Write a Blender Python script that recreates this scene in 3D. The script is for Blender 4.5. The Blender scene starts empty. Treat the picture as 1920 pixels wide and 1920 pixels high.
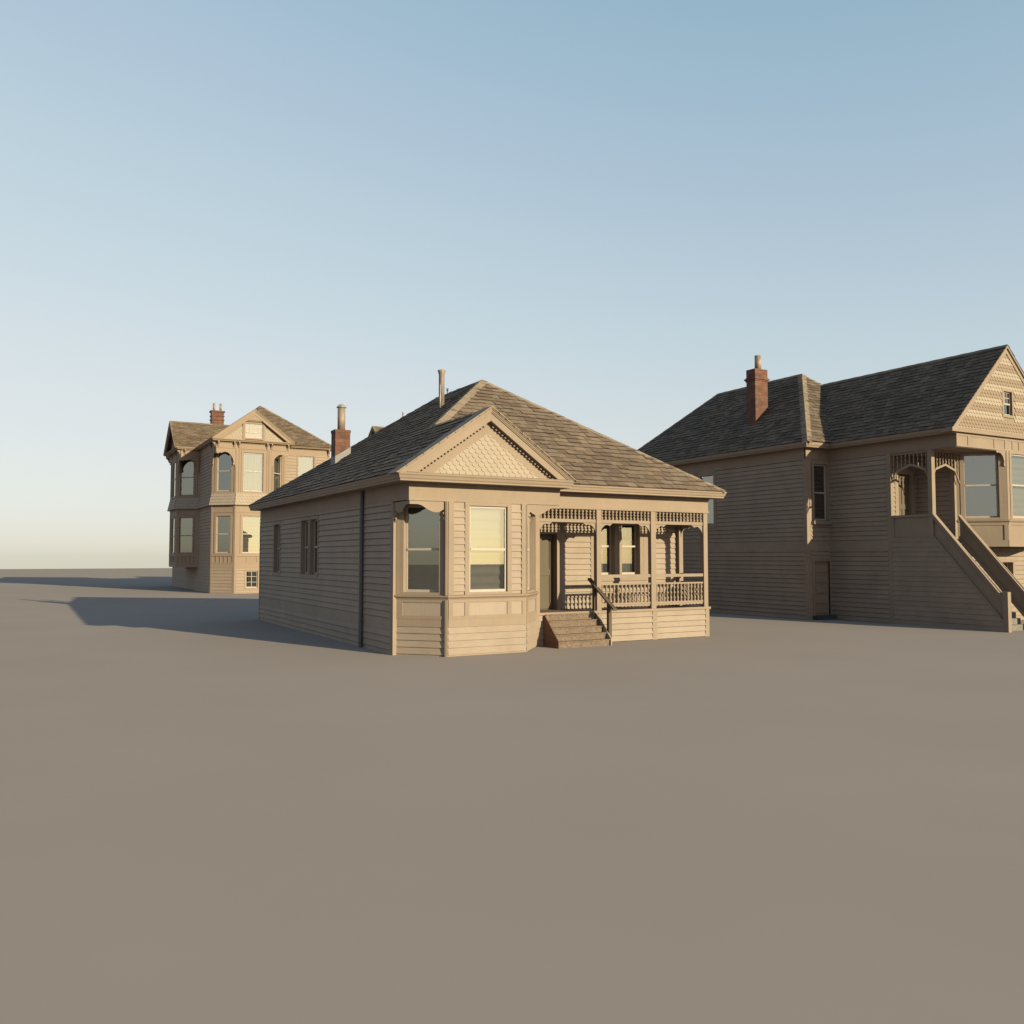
import bpy, math, random
from mathutils import Vector, Matrix

# ------------------------------------------------------------------ scene
S = bpy.context.scene
C = S.collection
SUN_AZ, SUN_EL = 19.5, 14.9          # sun stands right of -Y, light travels to the back left

# ------------------------------------------------------------------ materials
def new_mat(name):
    m = bpy.data.materials.new(name); m.use_nodes = True
    nt = m.node_tree; nt.nodes.clear()
    out = nt.nodes.new('ShaderNodeOutputMaterial')
    b = nt.nodes.new('ShaderNodeBsdfPrincipled')
    nt.links.new(b.outputs[0], out.inputs[0])
    return m, nt, b, out

def N(nt, t, **kw):
    n = nt.nodes.new(t)
    for k, v in kw.items():
        if k in n.inputs: n.inputs[k].default_value = v
        else: setattr(n, k, v)
    return n

def ramp(nt, src, stops):
    r = nt.nodes.new('ShaderNodeValToRGB')
    el = r.color_ramp.elements
    while len(el) < len(stops): el.new(0.5)
    for e, (p, c) in zip(el, stops):
        e.position = p; e.color = (c, c, c, 1) if isinstance(c, (int, float)) else (*c, 1)
    nt.links.new(src, r.inputs[0]); return r.outputs[0]

def mul(nt, a, b, f=1.0):
    m = nt.nodes.new('ShaderNodeMix'); m.data_type = 'RGBA'; m.blend_type = 'MULTIPLY'
    m.inputs[0].default_value = f
    for s, i in ((a, 6), (b, 7)):
        if isinstance(s, tuple): m.inputs[i].default_value = (*s, 1)
        else: nt.links.new(s, m.inputs[i])
    return m.outputs[2]

def coords(nt, scale, sx=1, sy=1, sz=1):
    tc = nt.nodes.new('ShaderNodeTexCoord'); mp = nt.nodes.new('ShaderNodeMapping')
    mp.inputs['Scale'].default_value = (scale*sx, scale*sy, scale*sz)
    nt.links.new(tc.outputs['Object'], mp.inputs[0]); return mp.outputs[0]

def noise(nt, vec, scale, detail=5, rough=.6):
    n = N(nt, 'ShaderNodeTexNoise'); n.inputs['Scale'].default_value = scale
    n.inputs['Detail'].default_value = detail; n.inputs['Roughness'].default_value = rough
    nt.links.new(vec, n.inputs['Vector']); return n.outputs[0]

def island(nt):
    g = nt.nodes.new('ShaderNodeNewGeometry'); return g.outputs['Random Per Island']

def bump(nt, b, h, strength, dist):
    bm = nt.nodes.new('ShaderNodeBump'); bm.inputs['Strength'].default_value = strength
    bm.inputs['Distance'].default_value = dist
    nt.links.new(h, bm.inputs['Height']); nt.links.new(bm.outputs[0], b.inputs['Normal'])

def wood(name, col, grain='h', var=.10, blotch=.12, rough=.75):
    col = (col[0]*.362, col[1]*.354, col[2]*.388)
    m, nt, b, _ = new_mat(name)
    big = noise(nt, coords(nt, 1), 1.3, 6)
    vec = coords(nt, 1, 3, 3, 26) if grain == 'h' else coords(nt, 1, 34, 34, 1.6)
    fine = noise(nt, vec, 1.6, 6, .7)
    spots = noise(nt, coords(nt, 1, 1.2, 1.2, 7), 3.1, 8, .72)
    c = mul(nt, col, ramp(nt, big, [(.3, 1-blotch), (.7, 1.0)]))
    c = mul(nt, c, ramp(nt, fine, [(.3, 1-var), (.7, 1.03)]))
    c = mul(nt, c, ramp(nt, spots, [(.26, .55), (.37, 1.0)]))
    c = mul(nt, c, ramp(nt, island(nt), [(0, .955), (1, 1.02)]))
    nt.links.new(c, b.inputs['Base Color'])
    b.inputs['Roughness'].default_value = rough
    b.inputs['Specular IOR Level'].default_value = .25
    bump(nt, b, fine, .25, .004)
    return m

def shingle(name, a, c_, rough=.9):
    a = (a[0]*.415, a[1]*.395, a[2]*.405); c_ = (c_[0]*.415, c_[1]*.395, c_[2]*.405)
    m, nt, b, _ = new_mat(name)
    isl = island(nt)
    mx = nt.nodes.new('ShaderNodeMix'); mx.data_type = 'RGBA'
    mx.inputs[6].default_value = (*a, 1); mx.inputs[7].default_value = (*c_, 1)
    nt.links.new(isl, mx.inputs[0])
    n1 = noise(nt, coords(nt, 1), .9, 5); n2 = noise(nt, coords(nt, 1), 22, 4, .8)
    c = mul(nt, mx.outputs[2], ramp(nt, n1, [(.3, .8), (.7, 1.1)]))
    c = mul(nt, c, ramp(nt, n2, [(.3, .72), (.7, 1.12)]))
    nt.links.new(c, b.inputs['Base Color'])
    b.inputs['Roughness'].default_value = rough; b.inputs['Specular IOR Level'].default_value = .15
    bump(nt, b, n2, .5, .01)
    return m

def brick_mat(name):
    m, nt, b, _ = new_mat(name)
    tc = nt.nodes.new('ShaderNodeTexCoord')
    sep = nt.nodes.new('ShaderNodeSeparateXYZ'); nt.links.new(tc.outputs['Object'], sep.inputs[0])
    ad = nt.nodes.new('ShaderNodeMath'); ad.operation = 'ADD'
    nt.links.new(sep.outputs[0], ad.inputs[0]); nt.links.new(sep.outputs[1], ad.inputs[1])
    cb = nt.nodes.new('ShaderNodeCombineXYZ')
    nt.links.new(ad.outputs[0], cb.inputs[0]); nt.links.new(sep.outputs[2], cb.inputs[1])
    br = nt.nodes.new('ShaderNodeTexBrick')
    br.inputs['Scale'].default_value = 1.0
    br.inputs['Brick Width'].default_value = .34; br.inputs['Row Height'].default_value = .135
    br.inputs['Mortar Size'].default_value = .011; br.inputs['Mortar Smooth'].default_value = .3
    br.inputs['Color1'].default_value = (.135, .052, .032, 1); br.inputs['Color2'].default_value = (.075, .03, .02, 1)
    br.inputs['Mortar'].default_value = (.055, .032, .024, 1); br.inputs['Bias'].default_value = .1
    nt.links.new(cb.outputs[0], br.inputs['Vector'])
    n = noise(nt, coords(nt, 1), 3.5, 6, .7)
    c = mul(nt, br.outputs[0], ramp(nt, n, [(.3, .62), (.62, 1.12)]))
    nt.links.new(c, b.inputs['Base Color']); b.inputs['Roughness'].default_value = .9
    bump(nt, b, br.outputs[1], -.5, .01)
    return m

def metal_mat(name, col, rough, met=.9):
    m, nt, b, _ = new_mat(name)
    n = noise(nt, coords(nt, 1, 1, 1, .4), 9, 5, .7)
    c = mul(nt, col, ramp(nt, n, [(.35, .6), (.65, 1.05)]))
    nt.links.new(c, b.inputs['Base Color'])
    nt.links.new(ramp(nt, n, [(.3, rough+.15), (.7, rough)]), b.inputs['Roughness'])
    b.inputs['Metallic'].default_value = met
    return m

def glass_mat(name, refl=.55, tint=(.9, .93, .9)):
    m = bpy.data.materials.new(name); m.use_nodes = True
    nt = m.node_tree; nt.nodes.clear()
    out = nt.nodes.new('ShaderNodeOutputMaterial')
    g = nt.nodes.new('ShaderNodeBsdfGlossy'); g.inputs['Roughness'].default_value = .0
    g.inputs['Color'].default_value = (.95, .95, .86, 1)
    t = nt.nodes.new('ShaderNodeBsdfTransparent'); t.inputs['Color'].default_value = (*tint, 1)
    lw = nt.nodes.new('ShaderNodeLayerWeight'); lw.inputs['Blend'].default_value = .35
    mr = nt.nodes.new('ShaderNodeMapRange')
    mr.inputs['To Min'].default_value = refl; mr.inputs['To Max'].default_value = 1.0
    nt.links.new(lw.outputs['Fresnel'], mr.inputs['Value'])
    mx = nt.nodes.new('ShaderNodeMixShader')
    nt.links.new(mr.outputs[0], mx.inputs[0]); nt.links.new(t.outputs[0], mx.inputs[1]); nt.links.new(g.outputs[0], mx.inputs[2])
    nt.links.new(mx.outputs[0], out.inputs[0])
    return m

def plain(name, col, rough=.8, nscale=6, lo=.85, hi=1.05, bp=.0):
    col = (col[0]*.38, col[1]*.368, col[2]*.425)
    m, nt, b, _ = new_mat(name)
    n = noise(nt, coords(nt, 1), nscale, 6, .65)
    nt.links.new(mul(nt, col, ramp(nt, n, [(.3, lo), (.7, hi)])), b.inputs['Base Color'])
    b.inputs['Roughness'].default_value = rough; b.inputs['Specular IOR Level'].default_value = .2
    if bp: bump(nt, b, n, bp, .01)
    return m

M = {
 'board':  wood('tan painted clapboard', (.67, .53, .395), 'h', .13, .16),
 'trim':   wood('tan painted trim', (.575, .44, .312), 'v', .11, .12),
 'panel':  wood('pale painted panel', (.68, .545, .41), 'v', .10, .14),
 'board_l': wood('warm tan clapboard', (.64, .49, .35), 'h', .10, .12),
 'trim_l': wood('warm tan trim', (.57, .42, .285), 'v', .06, .08),
 'board_r': wood('brownish painted clapboard', (.62, .48, .355), 'h', .14, .18),
 'trim_r': wood('brownish painted trim', (.56, .425, .30), 'v', .11, .13),
 'sash':   plain('cream painted sash', (.76, .66, .52), .5, 8, .93, 1.03),
 'scale':  wood('cream fish scale shingle', (.68, .56, .41), 'v', .06, .06),
 'scale_d': wood('brown fish scale shingle', (.50, .37, .25), 'v', .08, .08),
 'roof':   shingle('weathered roof shingle', (.27, .20, .145), (.42, .325, .24)),
 'roof_r': shingle('dark roof shingle', (.19, .152, .113), (.34, .27, .205)),
 'roof_l': shingle('brown roof shingle', (.29, .215, .145), (.44, .33, .23)),
 'cap':    shingle('ridge cap shingle', (.47, .37, .27), (.54, .425, .31)),
 'cap_r':  shingle('dark ridge cap shingle', (.43, .345, .255), (.50, .40, .295)),
 'scale_e': wood('dark fish scale edge', (.17, .115, .07), 'v', .06, .06),  # lower edges and backing of the scales, darker than their faces
 'edge':   shingle('dark shingle edge', (.085, .066, .05), (.13, .10, .075)),
 'brick':  brick_mat('red chimney brick'),
 'flash':  plain('galvanised flashing', (.42, .40, .36), .6, 14, .75, 1.1),
 'metal':  metal_mat('dull flue metal', (.27, .205, .165), .55, .35),
 'zinc':   metal_mat('pale flue cap metal', (.34, .32, .29), .5, .5),
 'pipe':   plain('dark grey downspout paint', (.23, .215, .205), .45, 5, .85, 1.05),
 'glass':  glass_mat('window glass', .235),
 'glass_dim': glass_mat('side window glass', .22),
 'blind':  plain('grey roller blind', (.26, .235, .205), .9, 3, .85, 1.05),
 'curtain': plain('white net curtain', (.20, .19, .175), .9, 3, .85, 1.05),
 'dark':   plain('painted room darkness', (.035, .033, .03), .9),
 'door':   wood('olive grey door paint', (.235, .185, .125), 'v', .08, .08),
 'step':   plain('weathered brown step board', (.385, .285, .192), .9, 15, .5, 1.15, .5),
 'stepside': wood('reddish brown step side', (.33, .185, .115), 'h', .12, .2),
 'rail':   wood('weathered brown handrail', (.21, .155, .105), 'h', .15, .2),
 'deck':   plain('brown porch floor', (.36, .26, .175), .8, 9, .8, 1.05),
 'stone':  plain('grey stone step', (.42, .38, .31), .9, 7, .6, 1.1, .3),
 'slate':  plain('dark stone doorstep', (.12, .13, .135), .9, 9, .7, 1.1, .3),
}

# ------------------------------------------------------------------ mesh helpers
def hsh(*a):
    return random.Random(hash(tuple(a))).random()

class MB:
    def __init__(s): s.v = []; s.f = []; s.m = []
    def poly(s, pts, mi=0):
        n = len(s.v); s.v += [tuple(p) for p in pts]; s.f.append(tuple(range(n, n+len(pts)))); s.m.append(mi)
    def hexa(s, p, mi=0):                      # 8 corners: bottom ring 0-3, top ring 4-7
        n = len(s.v); s.v += [tuple(q) for q in p]
        for f in ((3, 2, 1, 0), (4, 5, 6, 7), (0, 1, 5, 4), (1, 2, 6, 5), (2, 3, 7, 6), (3, 0, 4, 7)):
            s.f.append(tuple(n+i for i in f)); s.m.append(mi)
    def box(s, x0, x1, y0, y1, z0, z1, mi=0):
        s.hexa([(x0, y0, z0), (x1, y0, z0), (x1, y1, z0), (x0, y1, z0),
                (x0, y0, z1), (x1, y0, z1), (x1, y1, z1), (x0, y1, z1)], mi)
    def prism(s, pts, vec, mi=0):              # planar outline pushed along vec
        n = len(pts); k = len(s.v); vec = Vector(vec)
        a = [Vector(p) for p in pts]; b = [p+vec for p in a]
        s.v += [tuple(p) for p in a+b]
        s.f.append(tuple(range(k, k+n))); s.m.append(mi)
        s.f.append(tuple(range(k+2*n-1, k+n-1, -1))); s.m.append(mi)
        for i in range(n):
            j = (i+1) % n; s.f.append((k+i, k+n+i, k+n+j, k+j)); s.m.append(mi)
    def lathe(s, prof, c, seg=10, cap=True):
        k = len(s.v)
        for (r, z) in prof:
            for i in range(seg):
                a = 2*math.pi*i/seg; s.v.append((c[0]+r*math.cos(a), c[1]+r*math.sin(a), c[2]+z))
        for j in range(len(prof)-1):
            for i in range(seg):
                i2 = (i+1) % seg
                s.f.append((k+j*seg+i, k+j*seg+i2, k+(j+1)*seg+i2, k+(j+1)*seg+i)); s.m.append(0)
        if cap:
            s.f.append(tuple(k+i for i in range(seg-1, -1, -1))); s.m.append(0)
            t = k+(len(prof)-1)*seg; s.f.append(tuple(t+i for i in range(seg))); s.m.append(0)

class Fr:                                      # a wall face: a runs to the viewer's right, d runs out of the wall
    def __init__(s, p, q):
        s.o = Vector((p[0], p[1], 0)); e = Vector((q[0], q[1], 0))-s.o; s.L = e.length
        s.u = e.normalized(); s.n = Vector((s.u.y, -s.u.x, 0))
    def P(s, a, z, d=0): return s.o+s.u*a+s.n*d+Vector((0, 0, z))
    def box(s, mb, a0, a1, z0, z1, d0, d1, mi=0):
        P = s.P
        mb.hexa([P(a0, z0, d1), P(a1, z0, d1), P(a1, z0, d0), P(a0, z0, d0),
                 P(a0, z1, d1), P(a1, z1, d1), P(a1, z1, d0), P(a0, z1, d0)], mi)
    def shape(s, mb, pts, d0, d1, mi=0):       # outline in (a, z), counter clockwise seen from outside
        mb.prism([s.P(a, z, d1) for a, z in pts], s.n*(d0-d1), mi)

def clap(mb, F, a0, a1, z0, z1, ex=.165, t=.03, gap=.013, op=(), phase=None, mi=0):
    """lapped boards: bottom edge stands proud, cut round the openings op = (a0,a1,z0,z1)"""
    zb = z0 if phase is None else phase
    j = math.floor((z0-zb)/ex+1e-6)
    while zb+j*ex < z1-1e-4:
        lo, hi = zb+j*ex, zb+(j+1)*ex
        cuts = sorted({max(lo, z0), min(hi, z1)} | {z for o in op for z in (o[2], o[3]) if max(lo, z0) < z < min(hi, z1)})
        for q in range(len(cuts)-1):
            c0, c1 = cuts[q], cuts[q+1]
            segs = [(a0, a1)]
            for o in op:
                if o[2] < c1-1e-5 and o[3] > c0+1e-5:
                    ns = []
                    for s0, s1 in segs:
                        if o[1] <= s0 or o[0] >= s1: ns.append((s0, s1)); continue
                        if o[0] > s0: ns.append((s0, o[0]))
                        if o[1] < s1: ns.append((o[1], s1))
                    segs = ns
            d = lambda z: .003+t*(hi-z)/ex
            for s0, s1 in segs:
                if s1-s0 < .01: continue
                b = c0+gap if abs(c0-lo) < 1e-5 else c0
                if c1-b < .004: continue
                mb.poly([F.P(s0, b, d(b)), F.P(s1, b, d(b)), F.P(s1, c1, d(c1)), F.P(s0, c1, d(c1))], mi)
                if b > c0:
                    mb.poly([F.P(s0, b, -.02), F.P(s1, b, -.02), F.P(s1, b, d(b)), F.P(s0, b, d(b))], mi)
                    mb.poly([F.P(s0, c0, -.02), F.P(s1, c0, -.02), F.P(s1, b, -.02), F.P(s0, b, -.02)], mi)
                    mb.poly([F.P(s0, c0, .003), F.P(s1, c0, .003), F.P(s1, c0, -.02), F.P(s0, c0, -.02)], mi)
        j += 1

def clip(sub, poly):
    out = sub
    for i in range(len(poly)):
        a, b = poly[i], poly[(i+1) % len(poly)]
        ins = lambda p: (b[0]-a[0])*(p[1]-a[1])-(b[1]-a[1])*(p[0]-a[0]) >= -1e-7
        res = []
        for k in range(len(out)):
            p, q = out[k], out[(k+1) % len(out)]
            ip, iq = ins(p), ins(q)
            if ip: res.append(p)
            if ip != iq:
                d1 = (b[0]-a[0])*(p[1]-a[1])-(b[1]-a[1])*(p[0]-a[0]); d2 = (b[0]-a[0])*(q[1]-a[1])-(b[1]-a[1])*(q[0]-a[0])
                t = d1/(d1-d2); res.append((p[0]+(q[0]-p[0])*t, p[1]+(q[1]-p[1])*t))
        out = res
        if len(out) < 3: return []
    return out

def tile(mb, poly, ex, w, t, origin=None, kind='slate', seed=0, dark=None, lap=1.3, hole=None, em=1):
    """courses of shingles on the planar convex outline poly"""
    P = [Vector(p) for p in poly]
    n = (P[1]-P[0]).cross(P[2]-P[0]).normalized()
    up = Vector((0, 0, 1)); v = (up-n*n.dot(up)).normalized(); u = v.cross(n)
    o = Vector(origin) if origin else P[0]
    p2 = [((p-o).dot(u), (p-o).dot(v)) for p in P]
    u0, u1 = min(p[0] for p in p2), max(p[0] for p in p2); v0, v1 = min(p[1] for p in p2), max(p[1] for p in p2)
    W = lambda a, b, h: o+u*a+v*b+n*h
    if not hole: mb.poly([W(a, b, -.004) for a, b in p2], em)
    for j in range(math.floor(v0/ex)-2, math.ceil(v1/ex)+1):
        mi = 1 if (dark and dark(j)) else 0
        for k in range(math.floor(u0/w)-2, math.ceil(u1/w)+2):
            if kind == 'slate':
                off = (j % 2)*w*.5+(hsh(seed, j, 'r')-.5)*w*.5
                e = lambda q: q*w+off+(hsh(seed, j, q, 'e')-.5)*w*.45
                b = j*ex+(hsh(seed, j, k, 'b')-.5)*ex*.16
                tt = t*(.55+.9*hsh(seed, j, k, 't'))
                top = j*ex+ex*lap
                q = [(e(k)+.004, b), (e(k+1)-.004, b), (e(k+1)-.004, top), (e(k)+.004, top)]
            else:
                c = k*w+(j % 2)*w*.5; b = j*ex; top = b+ex*2.0; r = w*.49; tt = t
                q = [(c+r*math.sin(x), b+r*.86-r*.86*math.cos(x)) for x in [math.radians(g) for g in (-90, -66, -44, -22, 0, 22, 44, 66, 90)]]
                q += [(c+r, top), (c-r, top)]
            q = clip(q, p2)
            if len(q) < 3: continue
            if hole and hole([o+u*x[0]+v*x[1] for x in q]): continue
            bb = j*ex
            h = lambda y: .004+tt*max(0, (top-y))/(top-bb)
            mb.poly([W(a, y, h(y)) for a, y in q], mi)
            mid = bb+ex*1.02
            for i in range(len(q)):
                a, c2 = q[i], q[(i+1) % len(q)]
                if max(a[1], c2[1]) < mid and (abs(a[1]-c2[1]) < 3*abs(a[0]-c2[0]) if kind == 'slate' else abs(a[0]-c2[0]) > 1e-5):
                    mb.poly([W(*a, h(a[1])), W(*a, -.002), W(*c2, -.002), W(*c2, h(c2[1]))], em)

def cap(mb, p0, p1, nA, nB, w=.16, t=.035, seg=.3):
    p0, p1 = Vector(p0), Vector(p1); e = (p1-p0); L = e.length; e.normalize()
    k = max(1, round(L/seg))
    for side, n, o in ((1, Vector(nA).normalized(), Vector(nB)), (-1, Vector(nB).normalized(), Vector(nA))):
        s = e.cross(n).normalized()
        if s.dot(o) > 0: s = -s
        for i in range(k):
            a, b = p0+e*(L*i/k+.004), p0+e*(L*(i+1)/k-.004)
            mid = (Vector(nA).normalized()+Vector(nB).normalized()).normalized()*t
            lift = n*(.006*(i % 2)); sg = n*t*.8
            r = [a, b, b+s*w, a+s*w]
            top = [a+mid*1.1+lift, b+mid*1.1+lift, b+s*w+sg+lift, a+s*w+sg+lift]
            mb.hexa([*r, *top])

def sweep(mb, path, prof, ends=True):
    """moulding: prof = (outward, z) swept along the XY path, outward = right of travel turned as a wall face"""
    P = [Vector((p[0], p[1], 0)) for p in path]; rings = []
    for i, p in enumerate(P):
        ns = []
        if i > 0: d = (P[i]-P[i-1]).normalized(); ns.append(Vector((d.y, -d.x, 0)))
        if i < len(P)-1: d = (P[i+1]-P[i]).normalized(); ns.append(Vector((d.y, -d.x, 0)))
        m = ns[0] if len(ns) == 1 else (ns[0]+ns[1])/(1+ns[0].dot(ns[1]))
        rings.append([p+m*o+Vector((0, 0, z)) for o, z in prof])
    for a, b in zip(rings, rings[1:]):
        for k in range(len(prof)-1):
            mb.poly([a[k], b[k], b[k+1], a[k+1]])
    if ends:
        mb.poly(rings[0][::-1]); mb.poly(rings[-1])

# ------------------------------------------------------------------ objects
def mesh_of(name, mb, mats, loc=(0, 0, 0)):
    me = bpy.data.meshes.new(name)
    L = Vector(loc)
    me.from_pydata([tuple(Vector(v)-L) for v in mb.v], [], mb.f)
    for m in (mats if isinstance(mats, (list, tuple)) else [mats]): me.materials.append(m)
    me.polygons.foreach_set('material_index', mb.m)
    me.update()
    return me

SPLIT = {'corner_board', 'valance', 'porch_bracket', 'cornice_bracket', 'side_wall', 'bay_trim', 'bay_panel', 'frieze', 'cornice',
         'porch_trim', 'skirt_trim', 'porch_wall', 'bay_wall', 'gable_wall', 'base_wall'}
def pieces(mb):
    """split a mesh into groups of faces whose boxes touch"""
    bx = []
    for i, f in enumerate(mb.f):
        p = [mb.v[k] for k in f]
        bx.append([[min(q[a] for q in p)-.009 for a in range(3)], [max(q[a] for q in p)+.009 for a in range(3)], [i]])
    groups = []
    for b in bx:
        hit = [g for g in groups if all(b[0][a] <= g[1][a] and g[0][a] <= b[1][a] for a in range(3)) and
               any(all(b[0][a] <= m_[1][a] and m_[0][a] <= b[1][a] for a in range(3)) for m_ in g[3])]
        lo, hi, ids, mem = list(b[0]), list(b[1]), list(b[2]), [b]
        for g in hit:
            groups.remove(g); lo = [min(x, y) for x, y in zip(lo, g[0])]; hi = [max(x, y) for x, y in zip(hi, g[1])]; ids += g[2]; mem += g[3]
        groups.append([lo, hi, ids, mem])
    out = []
    for g in groups:
        n = MB(); mp = {}
        for i in sorted(g[2]):
            for k in mb.f[i]:
                if k not in mp: mp[k] = len(n.v); n.v.append(mb.v[k])
            n.f.append(tuple(mp[k] for k in mb.f[i])); n.m.append(mb.m[i])
        out.append(n)
    return out

class House:
    def __init__(s, name, loc, label, cat='house'):
        s.loc = Vector(loc)
        r = bpy.data.objects.new(name, None); C.objects.link(r); r.location = loc
        r['label'] = label; r['category'] = cat; s.root = r; r.empty_display_size = .5
    def part(s, name, mb, mats, parent=None, label=None, smooth=False):
        if parent is None and name in SPLIT:
            for piece in pieces(mb): o = s._part(name, piece, mats, parent, label, smooth)
            return o
        return s._part(name, mb, mats, parent, label, smooth)
    def _part(s, name, mb, mats, parent=None, label=None, smooth=False):
        o = bpy.data.objects.new(name, mesh_of(name, mb, mats, s.loc)); C.objects.link(o)
        o.parent = parent or s.root
        if label: o['label'] = label
        if smooth:
            for p in o.data.polygons: p.use_smooth = True
        return o
    def many(s, name, me, pts, parent, rz=0):
        for p in pts:
            o = bpy.data.objects.new(name, me); C.objects.link(o); o.parent = parent
            o.location = Vector(p)-s.loc; o.rotation_euler = (0, 0, rz)

def window(H, F, a0, a1, z0, z1, mid=None, cas=.11, dep=.07, sash=.05, back='blind', trim='trim', sashm='sash', glass='glass',
           proud=.032, cb=None, ct=None, muntin=None, label=None):
    """window > sash, pane, blind, curtain or painted dark sheet; a0..z1 is the clear opening in the wall"""
    cb = cas if cb is None else cb; ct = cas if ct is None else ct
    mb = MB()
    F.box(mb, a0-cas, a0, z0-cb, z1+ct, -dep, proud); F.box(mb, a1, a1+cas, z0-cb, z1+ct, -dep, proud)
    F.box(mb, a0, a1, z1, z1+ct, -dep, proud-.002); F.box(mb, a0, a1, z0-cb, z0, -dep, proud-.002)
    w = H.part('window', mb, M[trim], label=label)
    mid = (z0+z1)/2 if mid is None else mid
    s = MB(); d0, d1 = -dep-.035, -dep+.004
    F.box(s, a0, a0+sash, z0, z1, d0, d1); F.box(s, a1-sash, a1, z0, z1, d0, d1)
    F.box(s, a0+sash, a1-sash, z1-sash, z1, d0, d1-.002); F.box(s, a0+sash, a1-sash, z0, z0+sash*1.3, d0, d1-.002)
    if mid: F.box(s, a0+sash, a1-sash, mid-.028, mid+.028, d0, d1+.018)
    if muntin:
        nx, nz, mz0, mz1 = muntin
        for i in range(1, nx):
            a = a0+(a1-a0)*i/nx; F.box(s, a-.014, a+.014, mz0, mz1, d0, d1-.006)
        for i in range(1, nz):
            z = mz0+(mz1-mz0)*i/nz; F.box(s, a0+sash, a1-sash, z-.013, z+.013, d0, d1-.008)
    H.part('sash', s, M[sashm], w)
    g = MB(); dg = -dep-.018
    g.poly([F.P(a0, z0, dg), F.P(a1, z0, dg), F.P(a1, z1, dg), F.P(a0, z1, dg)])
    H.part('pane', g, M[glass], w)
    b = MB(); db = -dep-.16
    if back == 'blind':
        n = max(6, int((z1-z0)/.045)); f = lambda i: .02*math.sin(i*1.3)+.012*math.sin(i*.47+a0)
        zs = [z0-.05+(z1-z0+.1)*i/n for i in range(n+1)]
        for i in range(n):
            b.poly([F.P(a0-.04, zs[i], db+f(i)), F.P(a1+.04, zs[i], db+f(i)), F.P(a1+.04, zs[i+1], db+f(i+1)), F.P(a0-.04, zs[i+1], db+f(i+1))])
        H.part('blind', b, M['blind'], w)
    elif back == 'curtain':
        n = 40; f = lambda i: .011*math.sin(i*1.15)+.009*math.sin(i*.53+a0*3)
        aa = [a0-.04+(a1-a0+.08)*i/n for i in range(n+1)]
        for i in range(n):
            b.poly([F.P(aa[i], z0-.05, db+f(i)), F.P(aa[i+1], z0-.05, db+f(i+1)), F.P(aa[i+1], z1+.05, db+f(i+1)), F.P(aa[i], z1+.05, db+f(i))])
        H.part('curtain', b, M['curtain'], w, smooth=True)
    else:
        b.poly([F.P(a0-.04, z0-.05, db), F.P(a1+.04, z0-.05, db), F.P(a1+.04, z1+.05, db), F.P(a0-.04, z1+.05, db)])
        H.part('blind', b, M['dark'], w)  # no blind here: flat sheet, the unlit room's darkness painted in its colour
    return (a0-cas+.01, a1+cas-.01, z0-cb+.01, z1+ct-.01)

def spindle_mesh(name, h, r, mat, slim=.5):
    mb = MB()
    prof = [(r*.8, 0), (r*.8, h*.06), (r*.45, h*.10), (r*.95, h*.2), (r*.6*slim*1.6, h*.32), (r*.42, h*.42), (r*.9, h*.48), (r*.9, h*.53),
            (r*.42, h*.58), (r*.6*slim*1.6, h*.70), (r*.95, h*.82), (r*.45, h*.91), (r*.8, h*.95), (r*.8, h)]
    mb.lathe(prof, (0, 0, 0), 8, False)
    me = mesh_of(name, mb, mat)
    for p in me.polygons: p.use_smooth = True
    return me

def bracket_pts(w, h):                         # scalloped porch bracket, corner at the origin, runs +a and -z
    return [(0, 0), (0, -h), (.012, -h+.05), (.02, -h*.62), (.06, -h*.42), (.13, -h*.24), (.2, -h*.13), (w*.68, -.05-h*.03), (w*.74, -h*.22), (w*.84, -h*.13), (w*.93, -.02), (w, 0)]

def arch_band(mb, F, pts, wd, d0, d1):
    for (a, z), (b, y) in zip(pts, pts[1:]):
        F.shape(mb, [(a, z), (b, y), (b, y+wd), (a, z+wd)], d0, d1)

def bracket(mb, F, a, ztop, h, d, wd=.09):     # small cornice console
    P = [(0, 0), (d, 0), (d, -h*.22), (d*.7, -h*.42), (d*.35, -h*.62), (d*.28, -h*.85), (.0, -h)]
    pts = [F.P(a-wd/2, ztop+z, .02+dd) for dd, z in P]
    mb.prism(pts, F.u*wd)

def flue(H, c, r, z0, z1, parent=None, mat='metal', name='flue', flare=False, dome=False):
    mb = MB(); h = z1-z0
    if flare: prof = [(r, 0), (r, h-.15), (r*1.05, h-.14), (r*1.12, h-.1), (r*1.38, h-.04), (r*1.38, h), (r*1.2, h), (r*1.1, h-.1)]
    else: prof = [(r, 0), (r, h), (r*.86, h), (r*.86, h-.1)]
    mb.lathe(prof, (c[0], c[1], z0), 20)
    f = H.part(name, mb, M[mat], parent, smooth=False)
    for p in f.data.polygons: p.use_smooth = len(p.vertices) == 4
    if dome:
        mb = MB(); mb.lathe([(r*1.3, 0), (r*1.32, .012), (r*1.1, .05), (r*.8, .09), (r*.42, .115), (.005, .125)], (c[0], c[1], z1-.005), 20)
        H.part('flue_cap', mb, M['zinc'], f)
    return f

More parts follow.
